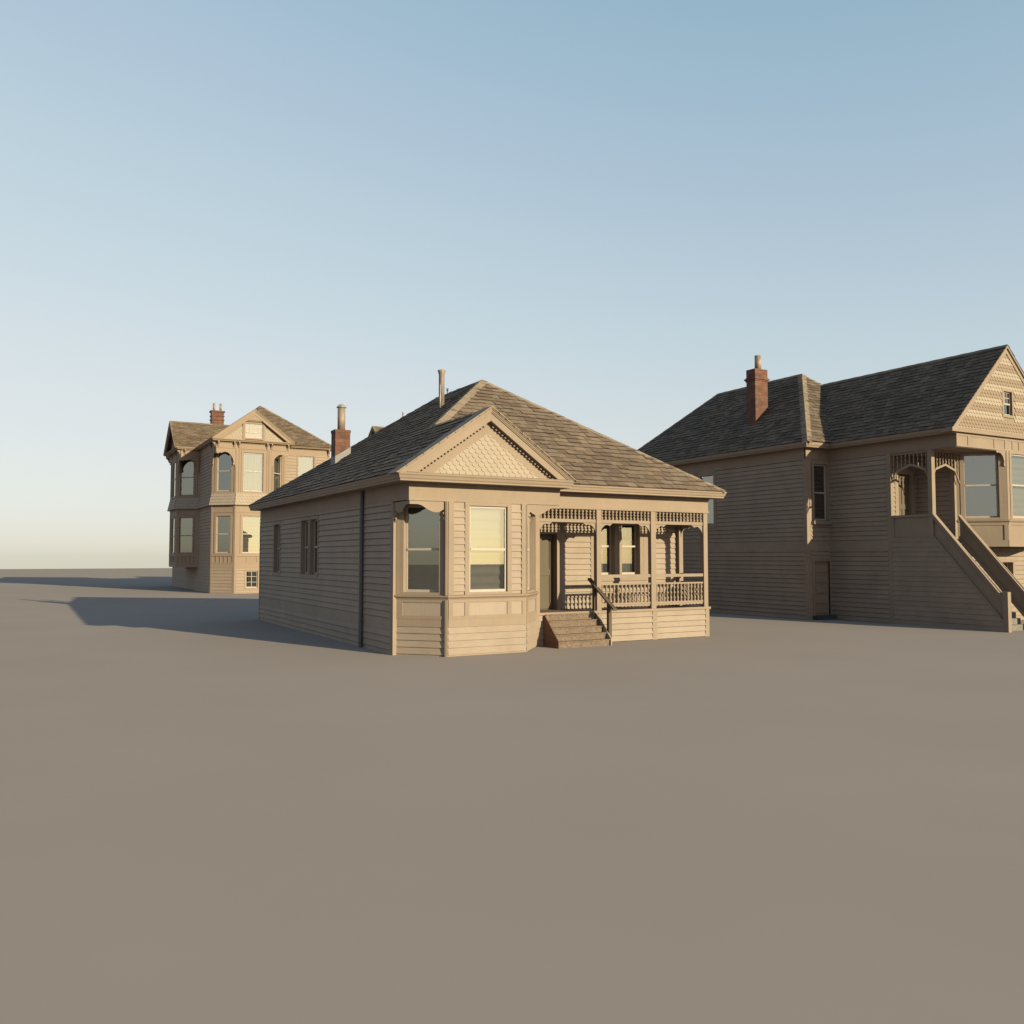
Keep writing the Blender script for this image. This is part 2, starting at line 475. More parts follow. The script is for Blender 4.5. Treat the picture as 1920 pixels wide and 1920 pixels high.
# ================================================================== MIDDLE COTTAGE
H = House('victorian_cottage', (12.96, 26.5, 0), 'single-storey tan clapboard cottage in the middle with a hipped shingle roof and spindlework front porch')
XL, XR, YB = 7.87, 18.06, 33.7
FS = Fr((XL, YB), (XL, 18.87))                 # left side
aS = lambda y: YB-y
FC = Fr((7.95, 19.85), (8.885, 18.87))         # bay, left cant
FB = Fr((8.885, 18.87), (11.06, 18.87))        # bay, front
FR_ = Fr((11.06, 18.87), (11.94, 19.85))       # bay, right cant
YP = 21.15
FP = Fr((11.94, YP), (XR, YP)); aP = lambda x: x-11.94
FQ = Fr((11.94, 19.87), (XR, 19.87)); aQ = lambda x: x-11.94

# windows first, they give the openings
o1 = window(H, FS, aS(31.5), aS(30.7), 1.84, 3.56, cas=.12, dep=.11, glass='glass_dim', back='dark')
o2a = window(H, FS, aS(27.95), aS(27.18), 1.84, 3.58, cas=.094, dep=.11, glass='glass_dim', back='dark')
o2b = window(H, FS, aS(26.95), aS(26.15), 1.84, 3.58, cas=.094, dep=.11, glass='glass_dim', back='dark')
wc = window(H, FC, .195, 1.13, 1.535, 3.66, mid=2.585, cas=.13, dep=.10, proud=.035, ct=.07, label='bay window sash seen under a cut-out valance')
wb = window(H, FB, .56, 1.625, 1.535, 3.655, mid=2.585, cas=.12, dep=.03, ct=.08, cb=.06)
wr = window(H, FR_, .06, .92, 1.535, 3.62, mid=2.585, cas=.10, dep=.10)
p1 = window(H, FP, aP(14.88), aP(15.5), 1.86, 3.42, mid=2.72, cas=.12, dep=.16, back='curtain', cb=.14, ct=.2)
p2 = window(H, FP, aP(15.76), aP(16.45), 1.86, 3.42, mid=2.72, cas=.135, dep=.16, back='curtain', cb=.14, ct=.2)

# walls
mb = MB()
clap(mb, FS, 0, aS(19.9), .88, 3.76, op=(o1, o2a, o2b), phase=.88-.165)
clap(mb, FS, 0, aS(19.9), 0, .59, ex=.165, phase=.59-.165*4)
FS.box(mb, 0, aS(19.9), .59, .88, -.01, .012)
mb.box(XR-.03, XR, YP, YB, 0, 4.2); mb.box(XL, XR, YB-.03, YB, 0, 4.2)
clap(mb, Fr((XR, 19.87), (XR, YB)), 0, YB-19.87, 0, .84)
clap(mb, Fr((XR, YP), (XR, YB)), 0, YB-YP, .84, 3.76)
H.part('side_wall', mb, M['board'])
mb = MB()
FS.box(mb, aS(19.99), aS(19.85), 0, 3.74, -.01, .03)
mb.box(7.845, 7.95, 19.82, 19.95, 0, 3.74)
FS.box(mb, 0, .10, 0, 3.74, -.01, .028)
mb.box(XR-.17, XR+.002, YP-.035, YP+.02, .87, 3.74)
H.part('corner_board', mb, M['trim'])
mb = MB()
clap(mb, FC, 0, FC.L, .02, .70, phase=.70-.168*4, ex=.168); clap(mb, FB, 0, FB.L, .02, .70, phase=.70-.168*4, ex=.168)
clap(mb, FR_, 0, FR_.L, .02, .70, phase=.70-.168*4, ex=.168)
clap(mb, FB, .135, .44, 1.55, 3.58, ex=.163); clap(mb, FB, 1.74, 2.03, 1.55, 3.58, ex=.163)
for F in (FC, FB, FR_): F.box(mb, 0, F.L, 0, 1.5, -.06, .001)
FB.box(mb, 0, .5, 1.5, 3.74, -.04, .001); FB.box(mb, 1.68, FB.L, 1.5, 3.74, -.04, .001)
H.part('bay_wall', mb, M['board'])
mb = MB()
for F, a in ((FC, 1), (FB, 2), (FR_, 1)):
    F.box(mb, 0, F.L, .70, .885, 0, .022)                      # water table
    F.box(mb, 0, F.L, .885, .97, 0, .030); F.box(mb, 0, F.L, 1.29, 1.365, 0, .030)
FB.box(mb, 0, .115, .97, 1.29, 0, .030); FB.box(mb, .44, .56, .97, 1.29, 0, .030)
FB.box(mb, 1.62, 1.74, .97, 1.29, 0, .030); FB.box(mb, 2.05, FB.L, .97, 1.29, 0, .030)
FC.box(mb, 0, .17, .97, 1.29, 0, .030); FC.box(mb, 1.2, FC.L, .97, 1.29, 0, .030)
FR_.box(mb, 0, .14, .97, 1.29, 0, .030); FR_.box(mb, 1.14, FR_.L, .97, 1.29, 0, .030)
FB.box(mb, -.012, .135, 1.47, 3.74, 0, .036); FB.box(mb, 2.035, FB.L+.012, 1.47, 3.74, 0, .036)
FB.box(mb, .135, 2.035, 3.735, 3.745, 0, .034)
FC.box(mb, FC.L-.045, FC.L-.002, 1.47, 3.74, -.02, .105); FC.box(mb, -.02, .062, 1.47, 3.74, 0, .05)
FC.box(mb, FC.L-.055, FC.L, 0, 1.36, -.02, .075)
FR_.box(mb, .0, .012, 1.47, 3.74, 0, .034)
sweep(mb, [(7.95, 19.85), (8.885, 18.87), (11.06, 18.87), (11.94, 19.85)],
      [(0, 1.365), (.035, 1.365), (.045, 1.39), (.07, 1.415), (.085, 1.425), (.085, 1.462), (.05, 1.472), (0, 1.48)])
H.part('bay_trim', mb, M['trim'])
mb = MB()
for F, a0, a1 in ((FC, .17, 1.2), (FB, .115, .44), (FB, .56, 1.62), (FB, 1.74, 2.05), (FR_, .14, 1.14)):
    F.box(mb, a0, a1, .97, 1.29, 0, .012)
H.part('bay_panel', mb, M['panel'])

# frieze and cornice
mb = MB()
FS.box(mb, 0, aS(18.87), 3.76, 4.17, -.05, .018)
FX = Fr((XL, 18.87), (12.08, 18.87))
FX.box(mb, -.021, FX.L, 3.74, 4.168, -.12, .012)
FX.box(mb, -.024, FX.L, 3.738, 3.80, .012, .026); FX.box(mb, -.024, FX.L, 4.10, 4.165, .012, .03); FX.box(mb, -.0235, FX.L, 3.80, 3.812, .012, .02)
mb.box(11.97, 12.082, 18.99, 19.90, 3.74, 4.17)
FQ.box(mb, aQ(12.08), aQ(XR)+.03, 3.725, 4.165, -.14, 0)
FQ.box(mb, aQ(12.08), aQ(XR)+.045, 3.725, 3.785, 0, .02); FQ.box(mb, aQ(12.08), aQ(XR)+.045, 4.09, 4.16, 0, .022)
mb.box(XR-.11, XR+.03, 20.01, YB, 3.725, 4.165)
H.part('frieze', mb, M['trim'])
mb = MB()
mb.box(7.9, 12.0, 18.9, 19.9, 3.70, 3.74)
H.part('bay_ceiling', mb, M['trim'])
PROF = [(0, 4.168), (.40, 4.168), (.402, 4.205), (.425, 4.235), (.44, 4.29), (.462, 4.315), (.466, 4.352), (.40, 4.375), (0, 4.375)]
mb = MB()
sweep(mb, [(XL, YB), (XL, 18.87), (11.79, 18.87), (11.79, 19.5)], PROF)
sweep(mb, [(12.2, 19.87), (XR-.1, 19.87), (XR-.1, YB)], PROF)
mb.box(11.7, 12.245, 18.9, 19.9, 4.17, 4.2)
H.part('cornice', mb, M['trim'])

# gable pediment
GX, GA = 9.83, 6.05
def tri(off, z0):                               # rake line offset inwards, cut at z0
    k = .70; c = math.sqrt(1+k*k)
    return GA-off*c, (GA-off*c-z0)/k
mb = MB()
def rake(o0, o1, y0, y1, z0=4.352):
    a0, h0 = tri(o0, z0); a1, h1 = tri(o1, z0)
    for s in (-1, 1):
        pts = [(GX+s*h0, y0, z0), (GX+s*h1, y0, z0), (GX, y0, a1), (GX, y0, a0)]
        if s > 0: pts = pts[::-1]
        mb.prism(pts, (0, y1-y0, 0))
rake(-.035, .035, 18.385, 18.95, 4.34); rake(.035, .07, 18.405, 18.95); rake(.07, .10, 18.425, 18.95); rake(.10, .262, 18.45, 18.95)
H.part('gable_rake', mb, M['trim'])
mb = MB()
a, h = tri(.2, 4.352)
mb.prism([(GX-h, 18.66, 4.34), (GX+h, 18.66, 4.34), (GX, 18.66, a)], (0, .05, 0))
a0, h0 = tri(.262, 4.36); a1, h1 = tri(.50, 4.39)
for s in (-1, 1):
    pts = [(GX+s*h0, 18.625, 4.36), (GX+s*h1, 18.625, 4.36), (GX, 18.625, a1), (GX, 18.625, a0)]
    mb.prism(pts if s < 0 else pts[::-1], (0, .05, 0))
mb.box(GX-2.2, GX+2.2, 18.45, 18.8, 4.345, 4.372)
H.part('gable_wall', mb, M['trim'])
k = .70; sl = Vector((1, 0, k)).normalized()
for s in (-1, 1):
    mb = MB()
    a, h = tri(.268, 4.36); n = int((h*math.sqrt(1+k*k))/.105)
    for i in range(1, n):
        t = i*.105
        cx, cz = GX-s*h+s*t*sl.x, 4.36+t*sl.z
        d = Vector((s*sl.x, 0, sl.z)); nn = Vector((s*sl.z, 0, -sl.x))
        c = Vector((cx, 0, cz))+nn*.002
        q = [c-d*.026, c+d*.026, c+d*.026+nn*.055, c-d*.026+nn*.055]
        mb.prism([(p.x, 18.55, p.z) for p in q], (0, .075, 0))
    H.part('dentil_row', mb, M['trim'])
mb = MB()
a1, h1 = tri(.495, 4.38)
tile(mb, [(GX-h1, 18.65, 4.375), (GX+h1, 18.65, 4.375), (GX, 18.65, a1)], .108, .172, .026, origin=(GX, 18.65, 4.37), kind='scale')
H.part('scale_shingles', mb, [M['scale'], M['scale_e']])

# valances on the bay corners
VAL = [(0, 3.724), (0, 3.64), (.10, 3.642), (.20, 3.641), (.29, 3.622), (.37, 3.578), (.445, 3.528), (.53, 3.487), (.61, 3.463), (.69, 3.455), (.76, 3.468),
       (.825, 3.5), (.865, 3.53), (.915, 3.50), (.88, 3.475), (.855, 3.447), (.87, 3.42), (.90, 3.405), (.945, 3.44), (.92, 3.38), (.878, 3.34), (.872, 3.30), (.917, 3.254), (.972, 3.19), (.98, 3.19), (.98, 3.724)]
mb = MB()
FX.shape(mb, [(a+.012, z+.012) for a, z in VAL], -.03, -.002)
FX.shape(mb, [(FX.L-a-.012, z+.012) for a, z in VAL][::-1], -.03, -.002)
aa = aS(18.87)
FS.shape(mb, [(aa-a, z+.012) for a, z in VAL][::-1], -.03, -.002)
H.part('valance', mb, M['trim'])

# roof
k = .693; E0 = 7.41; zE = 4.36; RX = (7.41+18.52)/2
XE = 18.42; R0 = (RX, 24.965, zE+5.555*k); R1 = (RX, 28.6, zE+5.555*k)
gz = zE+(GX-E0)*k
nL, nR, nF, nB = (-k, 0, 1), (k, 0, 1), (0, -k, 1), (0, .75, 1)
mb = MB()
og = (E0, 18.37, zE)
tile(mb, [(E0, 21.83, zE), (E0, 18.37, zE), (GX, 18.37, gz), (GX, 21.83, gz)], .25, .32, .026, origin=og, seed=1)
tile(mb, [(E0, YB, zE), (E0, 21.83, zE), (GX, 21.83, gz), R0, R1], .25, .32, .026, origin=og, seed=1)
tile(mb, [(GX, 22.3, gz), (GX, 18.37, gz), (12.27, 18.37, gz-(12.27-GX)*.70), (12.27, 19.6, gz-(12.27-GX)*.70)], .25, .32, .026, seed=2)
tile(mb, [(E0, 19.41, zE), (XE, 19.41, zE), R0], .255, .32, .03, seed=3)
tile(mb, [(XE, 19.41, zE), (XE, YB, zE), R1, R0], .3, .5, .02, seed=4)
tile(mb, [(XE, YB, zE), (E0, YB, zE), R1], .3, .5, .02, seed=5)
roof = H.part('roof', mb, [M['roof'], M['edge']])
mb = MB()
cap(mb, (9.9, 21.9, gz+.05), R0, nL, nF, .2); cap(mb, (XE-.02, 19.43, zE+.01), R0, nF, nR, .15, .03); cap(mb, R0, R1, nL, nR, .14, .02)
cap(mb, (E0, YB, zE), R1, nL, nB, .1, .015); cap(mb, (GX, 18.37, gz), (GX, 21.8, gz), nL, nR, .1, .03)
H.part('ridge_cap', mb, M['cap'], roof)

# chimney, flues, vents, downspout
mb = MB(); mb.box(9.17, 9.70, 28.6, 29.06, 5.0, 6.69); mb.box(9.155, 9.715, 28.585, 29.075, 6.69, 6.79)
ch = H.part('chimney', mb, M['brick'], roof)
mb = MB()
zr = lambda x: zE+(x-E0)*k
mb.prism([(9.16, 28.575, zr(9.16)-.05), (9.715, 28.575, zr(9.715)-.05), (9.715, 28.575, zr(9.715)+.25), (9.16, 28.575, zr(9.16)+.28)], (0, .5, 0))
H.part('chimney_flashing', mb, M['flash'], roof)
flue(H, (9.457, 28.85), .132, 6.78, 7.6, roof, dome=True)
flue(H, (11.49, 24.95), .092, 6.9, 8.39, roof, flare=True, name='vent_pipe')
flue(H, (11.40, 24.86), .018, 6.95, 7.9, roof, 'zinc', name='vent_pipe')
flue(H, (13.07, 27.88), .022, 8.1, 8.42, roof, 'pipe', name='vent_pipe')
flue(H, (13.07, 27.88), .038, 8.38, 8.46, roof, 'pipe', name='vent_pipe')
flue(H, (12.1, 29.7), .03, 7.3, 7.78, roof, 'metal', name='vent_pipe')
flue(H, (12.3, 29.5), .05, 7.3, 7.66, roof, 'metal', name='vent_pipe')
mb = MB()
mb.lathe([(.055, -.02), (.055, 4.16)], (XL-.075, 22.0, .02), 12)
mb.box(XL-.12, XL, 21.93, 22.07, 3.95, 4.0); mb.box(XL-.12, XL, 21.93, 22.07, .7, .75)
H.part('downspout', mb, M['pipe'])

# porch
mb = MB()
clap(mb, FP, aP(13.58), aP(XR), .87, 3.74, ex=.163, op=(p1, p2))
H.part('porch_wall', mb, M['board'])
mb = MB()
FP.box(mb, aP(13.43), aP(13.60), .87, 3.74, -.25, .03); FP.box(mb, aP(11.94), aP(12.32), .87, 3.74, -.25, .03)
FP.box(mb, aP(12.32), aP(13.43), 3.06, 3.74, -.25, .02)
mb.box(14.62, 14.76, YP-.032, YP, .87, 3.55)
FP.box(mb, aP(14.64), aP(16.74), 1.67, 1.72, 0, .05); FP.box(mb, aP(16.59), aP(16.74), 1.72, 3.62, 0, .03)
FP.box(mb, aP(13.6), aP(XR), 3.66, 3.74, 0, .03)
H.part('porch_trim', mb, M['trim'])
mb = MB(); FD = Fr((12.45, 21.38), (13.42, 21.38))
FD.box(mb, 0, .97, .87, 3.06, -.05, 0)
for z0, z1, a0, a1 in ((.9, 1.06, .1, .87), (1.86, 2.04, .1, .87), (2.92, 3.05, .1, .87), (.9, 3.05, 0, .1), (.9, 3.05, .43, .54), (.9, 3.05, .87, .97)):
    FD.box(mb, a0, a1, z0, z1, 0, .022+.0015*(z0 < .95 and z1 > 3))
dr = H.part('front_door', mb, M['door'])
mb = MB(); mb.lathe([(.012, 0), (.03, .02), (.03, .05), (.012, .06)], (12.52, 21.3, 1.9), 10); H.part('door_knob', mb, M['metal'], dr)
mb = MB()
mb.box(11.95, XR, 19.9, 21.5, .80, .868)
H.part('porch_floor', mb, M['deck'])
mb = MB(); mb.box(11.9, XR+.05, 19.82, 19.98, .825, .895); mb.box(XR-.05, XR+.05, 19.98, YP, .825, .893)
H.part('porch_nosing', mb, M['trim'])
mb = MB(); mb.box(11.98, XR-.02, 19.9, YP-.001, 3.74, 3.78); H.part('porch_ceiling', mb, M['trim'])
mb = MB()
clap(mb, FQ, aQ(11.94), aQ(XR), 0, .825, ex=.165)
H.part('porch_skirt', mb, M['board'])
mb = MB()
for x0, x1 in ((15.90, 16.06), (17.92, 18.063), (11.92, 12.05)): FQ.box(mb, aQ(x0), aQ(x1), 0, .825, -.02, .03)
FQ.box(mb, aQ(13.98), aQ(14.1), 0, .825, -.02, .03)
mb.box(XR, XR+.032, 19.87, 20.0, 0, .825)
H.part('skirt_trim', mb, M['trim'])
for x0, x1 in ((11.94, 12.08), (13.955, 14.11), (15.885, 16.06), (17.9, 18.055)):
    mb = MB(); mb.box(x0, x1, 19.87, 20.02, .87, 3.73)
    H.part('porch_post', mb, M['trim'])
mb = MB(); mb.box(17.9, 18.055, 21.0, 21.14, .87, 3.73); H.part('porch_post', mb, M['trim'])
sp_top = spindle_mesh('spindle', .282, .052, M['trim']); bal = spindle_mesh('baluster', .51, .045, M['trim'])
YC = 19.94
def spindle_frieze(F, a0, a1, n):
    mb = MB()
    F.box(mb, a0, a1, 3.375, 3.445, -.10, -.03); F.box(mb, a0, a1, 3.355, 3.378, -.11, -.02)
    p = H.part('spindle_frieze', mb, M['trim'])
    H.many('spindle', sp_top, [F.P(a0+(a1-a0)*(i+.5)/n, 3.444, -.065) for i in range(n)], p)
    mb = MB()
    bp = bracket_pts(.44, .36)
    F.shape(mb, [(a0+a, 3.355+z) for a, z in bp], -.085, -.045)
    F.shape(mb, [(a1-a, 3.355+z) for a, z in bp][::-1], -.085, -.045)
    H.part('porch_bracket', mb, M['trim'])
def balustrade(F, a0, a1, n):
    mb = MB()
    F.box(mb, a0, a1, 1.60, 1.645, -.10, -.03); F.box(mb, a0, a1, 1.04, 1.09, -.095, -.035)
    m = int((a1-a0)/.13); w = (a1-a0)/m
    pts = [(a0, 1.04), (a0, 1.0)]
    for i in range(m):
        for t in (.15, .5, .85): pts.append((a0+(i+t)*w, 1.0-.028*math.sin(math.pi*t)))
        pts.append((a0+(i+1)*w, 1.0))
    pts.append((a1, 1.04))
    F.shape(mb, pts, -.075, -.052)
    F.box(mb, a0, a1, 1.808, 1.895, -.12, -.03)
    p = H.part('balustrade', mb, M['trim'])
    H.many('baluster', bal, [F.P(a0+(a1-a0)*(i+.5)/n, 1.089, -.065) for i in range(n)], p)
spindle_frieze(FQ, aQ(12.08), aQ(13.955), 15); spindle_frieze(FQ, aQ(14.11), aQ(15.885), 14); spindle_frieze(FQ, aQ(16.06), aQ(17.9), 14)
balustrade(FQ, aQ(14.11), aQ(15.885), 13); balustrade(FQ, aQ(16.06), aQ(17.9), 14)
FE = Fr((XR, 19.87), (XR, YP))
spindle_frieze(FE, .15, FE.L-.15, 8); balustrade(FE, .15, FE.L-.15, 8)

# front steps and handrail
mb = MB(); rise, run = .17, .165
SX0, SX1 = 12.2, 13.86
for i in range(5):
    y0 = 19.14+i*run; mb.box(SX0+.03, SX1-.03, y0, 19.86, i*rise, (i+1)*rise-.03)
    mb.box(SX0+.02+.001*i, SX1-.001*i, y0-.02, y0+run+.02, (i+1)*rise-.03, (i+1)*rise)
st = H.part('front_steps', mb, M['step'])
mb = MB()
FL = Fr((SX0, 19.86), (SX0, 19.12))
z = 0
while z < .86:                                   # lapped side boards, cut along the nosing line
    z1_ = min(z+.15, .87); l = lambda q: .745 if q < .17 else .745*(1-(q-.17)/.70)
    zs = [z, .17, z1_] if z < .17 < z1_ else [z, z1_]
    for q0, q1 in zip(zs, zs[1:]):
        d = lambda q: .012+.018*(z1_-q)/.15
        mb.poly([FL.P(0, q0, d(q0)), FL.P(l(q0), q0, d(q0)), FL.P(l(q1), q1, d(q1)), FL.P(0, q1, d(q1))])
    mb.poly([FL.P(0, z, .0), FL.P(l(z), z, 0), FL.P(l(z), z, .03), FL.P(0, z, .03)])
    z += .15
FL.shape(mb, [(0, 0), (.745, 0), (.745, .17), (.0, .875)], -.02, .01)
H.part('step_side', mb, M['stepside'], st)
mb = MB(); F2 = Fr((SX1, 19.86), (SX1, 19.12)); F2.shape(mb, [(0, 0), (.755, 0), (.755, .19), (.0, .90)], -.045, -.005)
H.part('step_side', mb, M['board'], st)
mb = MB()
HX = 13.9
mb.box(HX, HX+.10, 19.93, 20.03, .87, 1.62); mb.box(HX, HX+.10, 19.24, 19.34, 0, 1.13)
a, b = Vector((HX-.01, 20.24, 1.80)), Vector((HX-.01, 19.02, .99))
dn = Vector((0, 0, -.055)); w = Vector((.125, 0, 0))
mb.hexa([b+dn, b+dn+w, a+dn+w, a+dn, b, b+w, a+w, a])
H.part('handrail', mb, M['rail'])

# ================================================================== LEFT HOUSE (two floors, far behind)
H = House('bay_fronted_house', (14.6, 66, 0), 'tall two-storey tan house at the far left with stacked bays and a windowed gable')
mbs = {}
lX, lR, lY, lF = 10.6, 18.55, 59.11, 57.85
G1 = Fr((lX, 76), (lX, lY)); G2 = Fr((lX, lY), (11.86, lF)); G3 = Fr((11.86, lF), (14.1, lF)); G4 = Fr((14.1, lF), (15.36, lY)); G5 = Fr((15.36, lY), (lR, lY))
B1 = Fr((lX, 69.6), (9.3, 68.3)); B2 = Fr((9.3, 68.3), (9.3, 65.1)); B3 = Fr((9.3, 65.1), (lX, 63.8))
side = (G2, G3, G4)
def wl(F, a0, a1, z0, z1, **kw):
    kw.setdefault('trim', 'trim_l'); kw.setdefault('dep', .06); return window(H, F, a0, a1, z0, z1, **kw)
for F, c, hw in ((G2, .905, .53), (G3, 1.12, .65), (G4, .905, .53)):
    wl(F, c-hw, c+hw, 2.65, 5.09, mid=3.9, cas=.14, back='blind')
    wl(F, c-hw, c+hw, 6.72, 9.28, mid=8.05, cas=.14, back='curtain', glass='glass')
for F, c, hw in ((B1, .91, .55), (B3, .79, .55), (B2, 1.6, .8)):
    wl(F, c-hw, c+hw, 2.65, 5.2, mid=3.9, cas=.12, dep=.03, sashm='trim_l' if F is B3 else 'sash', back='blind')
    wl(F, c-hw, c+hw, 6.75, 9.3, mid=8.05, cas=.12, dep=.03, sashm='trim_l' if F is B3 else 'sash', back='blind')
r1 = wl(G5, 16.33-15.36, 17.43-15.36, 6.85, 9.4, mid=7.96, cas=.13, back='curtain')
r2 = wl(G5, 16.33-15.36, 17.43-15.36, 2.65, 5.1, cas=.13)
bw = (.74, 1.5, .37, 1.47)
wl(G3, *bw, mid=0, cas=.10, muntin=(2, 3, .37, 1.47), back='dark')
mb = MB()
ex = .215
clap(mb, G1, 0, G1.L-.0, 0, 5.78, ex=ex, t=.03, op=((76-69.6, 76-63.8, 1.7, 5.8),)); clap(mb, G1, 0, G1.L, 6.58, 9.5, ex=ex, t=.03, op=((76-69.6, 76-63.8, 6.5, 9.6),))
clap(mb, G5, 0, G5.L, 0, 5.78, ex=ex, t=.03, op=(r2,)); clap(mb, G5, 0, G5.L, 6.58, 9.5, ex=ex, t=.03, op=(r1,))
for F in side: clap(mb, F, .1, F.L-.1, 0, 1.68, ex=ex, t=.03, op=((bw[0]-.09, bw[1]+.09, bw[2]-.09, bw[3]+.09),) if F is G3 else ())
P0 = G1.P(0, 6.58, .02); P1 = G1.P(G1.L, 6.58, .02)
for i in range(4):
    za, zb = 5.78+.2*i, 5.98+.2*i; d = lambda z: .02+.17*(6.58-z)/.8
    mb.poly([G1.P(0, za, d(za)+.03), G1.P(G1.L, za, d(za)+.03), G1.P(G1.L, zb, d(zb)), G1.P(0, zb, d(zb))])
    mb.poly([G1.P(0, za, d(za)), G1.P(G1.L, za, d(za)), G1.P(G1.L, za, d(za)+.03), G1.P(0, za, d(za)+.03)])
mb.poly([G1.P(0, 5.78, 0), G1.P(G1.L, 5.78, 0), G1.P(G1.L, 5.78, .2), G1.P(0, 5.78, .2)])
mb.box(lR-.05, lR, lY, 76, 0, 10); mb.box(lX, lR, 75.95, 76, 0, 10)
mb.box(lX+.1, lR-.05, lY+.15, 75.9, 0, .3)
H.part('side_wall', mb, M['board_l'])
mb = MB()
flp = MB()
for F in side + (B1, B2, B3):
    b0 = 1.68
    upper_win = None
    c = {G2: .905, G3: 1.12, G4: .905, B1: .91, B3: .79, B2: 1.6}[F]; hw = .63 if F is G3 else (.9 if F is B2 else .60)
    for z0, z1 in ((2.55, 5.78), (6.58, 9.55)):
        F.box(mb, 0, c-hw, z0, z1, -.06, .004); F.box(mb, c+hw, F.L, z0, z1, -.06, .004)
        zw0, zw1 = (2.6, 5.2) if z0 < 4 else (6.68, 9.38)
        F.box(mb, c-hw, c+hw, z0, zw0, -.06, .003); F.box(mb, c-hw, c+hw, zw1, z1, -.06, .003)
    F.box(mb, -.01, .11, 0 if F in side else 1.7, 5.78, 0, .035); F.box(mb, F.L-.11, F.L+.01, 0 if F in side else 1.7, 5.78, 0, .035)
    F.box(mb, -.01, .11, 6.58, 9.5, 0, .035); F.box(mb, F.L-.11, F.L+.01, 6.58, 9.5, 0, .035)
    F.box(mb, .18, .24, 6.62, 9.45, 0, .03); F.box(mb, F.L-.24, F.L-.18, 6.62, 9.45, 0, .03)
    F.box(mb, 0, F.L, 1.66, 1.93, -.06, .03); F.box(mb, 0, F.L, 1.93, 2.6, -.06, .002)
    F.box(mb, 0, F.L, 1.93, 2.02, 0, .04); F.box(mb, 0, F.L, 2.43, 2.58, 0, .05)
    F.box(mb, 0, F.L, 5.30, 5.33, 0, .03); F.box(mb, 0, F.L, 5.70, 5.78, 0, .04)
    n = 5 if F is not G3 else 3
    for i in range(n+1):
        a = .13+(F.L-.26)*i/n; F.box(mb, a-.04, a+.04, 2.02, 2.43, 0, .03)
    if F in side: F.box(mb, 0, F.L, 0, .09, 0, .03)
    if F not in side:
        mb.poly([F.P(0, 1.66, 0), F.P(F.L, 1.66, 0), F.P(F.L, 1.66, -2), F.P(0, 1.66, -2)])
    e = .07
    q = [F.P(-e, 5.79, .19), F.P(F.L+e, 5.79, .19), F.P(F.L, 6.60, .02), F.P(0, 6.60, .02)]
    tile(flp, q, .2, .21, .045, origin=F.P(0, 5.76, .19), kind='scale')
    mb.poly([F.P(-e, 5.785, .2), F.P(F.L+e, 5.785, .2), F.P(F.L, 5.785, 0), F.P(0, 5.785, 0)])
    F.box(mb, -.005, F.L+.005, 6.58, 6.64, 0, .05)
H.part('bay_wall', mb, M['trim_l'])
H.part('flared_shingle_skirt', flp, [M['scale'], M['scale_e']])
mb = MB()
G1.box(mb, G1.L-.14, G1.L+.01, 0, 5.78, 0, .035); G1.box(mb, G1.L-.14, G1.L+.01, 6.58, 9.5, 0, .035)
G5.box(mb, 0, .12, 6.58, 9.5, 0, .035); G5.box(mb, G5.L-.13, G5.L+.01, 6.58, 9.5, 0, .035)
H.part('corner_board', mb, M['trim_l'])
mb = MB()
FX = Fr((lX, lF), (15.36, lF)); FZ = Fr((lX, 76), (lX, lF)); BX = Fr((9.3, 69.5), (9.3, 63.7)); BZ = Fr((9.3, 63.7), (lX, 63.7))
FX.box(mb, -.022, FX.L+.003, 9.5, 9.978, -.1, .02); FX.box(mb, -.025, FX.L, 9.498, 9.56, .02, .04)
FZ.box(mb, 0, FZ.L, 9.5, 9.98, -.1, .018)
G5.box(mb, 0, G5.L, 9.5, 9.98, -.1, .02); mb.box(15.26, 15.36, lF+.1, lY, 9.5, 9.98)
BX.box(mb, 0, BX.L, 9.5, 9.98, -.1, .02); BZ.box(mb, 0, BZ.L, 9.5, 9.98, -.1, .02); mb.box(9.3, lX, 69.4, 69.5, 9.5, 9.98)
mb.box(lX, 15.3, lF+.05, lY, 9.47, 9.5); mb.box(9.35, lX, 63.75, 69.45, 9.47, 9.5)
H.part('frieze', mb, M['trim_l'])
mb = MB()
PL = [(0, 9.94), (.27, 9.94), (.27, 9.975), (.31, 10.0), (.35, 10.05), (.35, 10.09), (0, 10.1)]
sweep(mb, [(lX, 76), (lX, 69.0)], PL); sweep(mb, [(lX, 63.8), (lX, lF), (15.36, lF), (15.36, lY-.3)], PL); sweep(mb, [(15.36, lY), (lR, lY), (lR, 76)], PL)
sweep(mb, [(lX, 69.0), (9.3, 69.0), (9.3, 63.8), (lX, 63.8)], PL)
H.part('cornice', mb, M['trim_l'])
for F, L in ((FX, FX.L), (G5, G5.L), (BZ, BZ.L)):
    mb = MB()
    n = int(L/.11)
    for i in range(n): F.box(mb, .05+i*.11, .105+i*.11, 9.86, 9.93, .02, .09)
    H.part('dentil_row', mb, M['trim_l'])
mb = MB()
for a in (.10, 1.12, 1.42, 3.25, 3.55, FX.L-.12): bracket(mb, FX, a, 9.94, .38, .24)
for a in (G5.L-.1,): bracket(mb, G5, a, 9.94, .5, .26)
for a in (FZ.L-.1, FZ.L-1.5): bracket(mb, FZ, a, 9.94, .38, .24)
for a in (.15, 2.0, 3.8, BX.L-.12): bracket(mb, BX, a, 9.94, .38, .24)
bracket(mb, BZ, .25, 9.94, .38, .24)
H.part('cornice_bracket', mb, M['trim_l'])
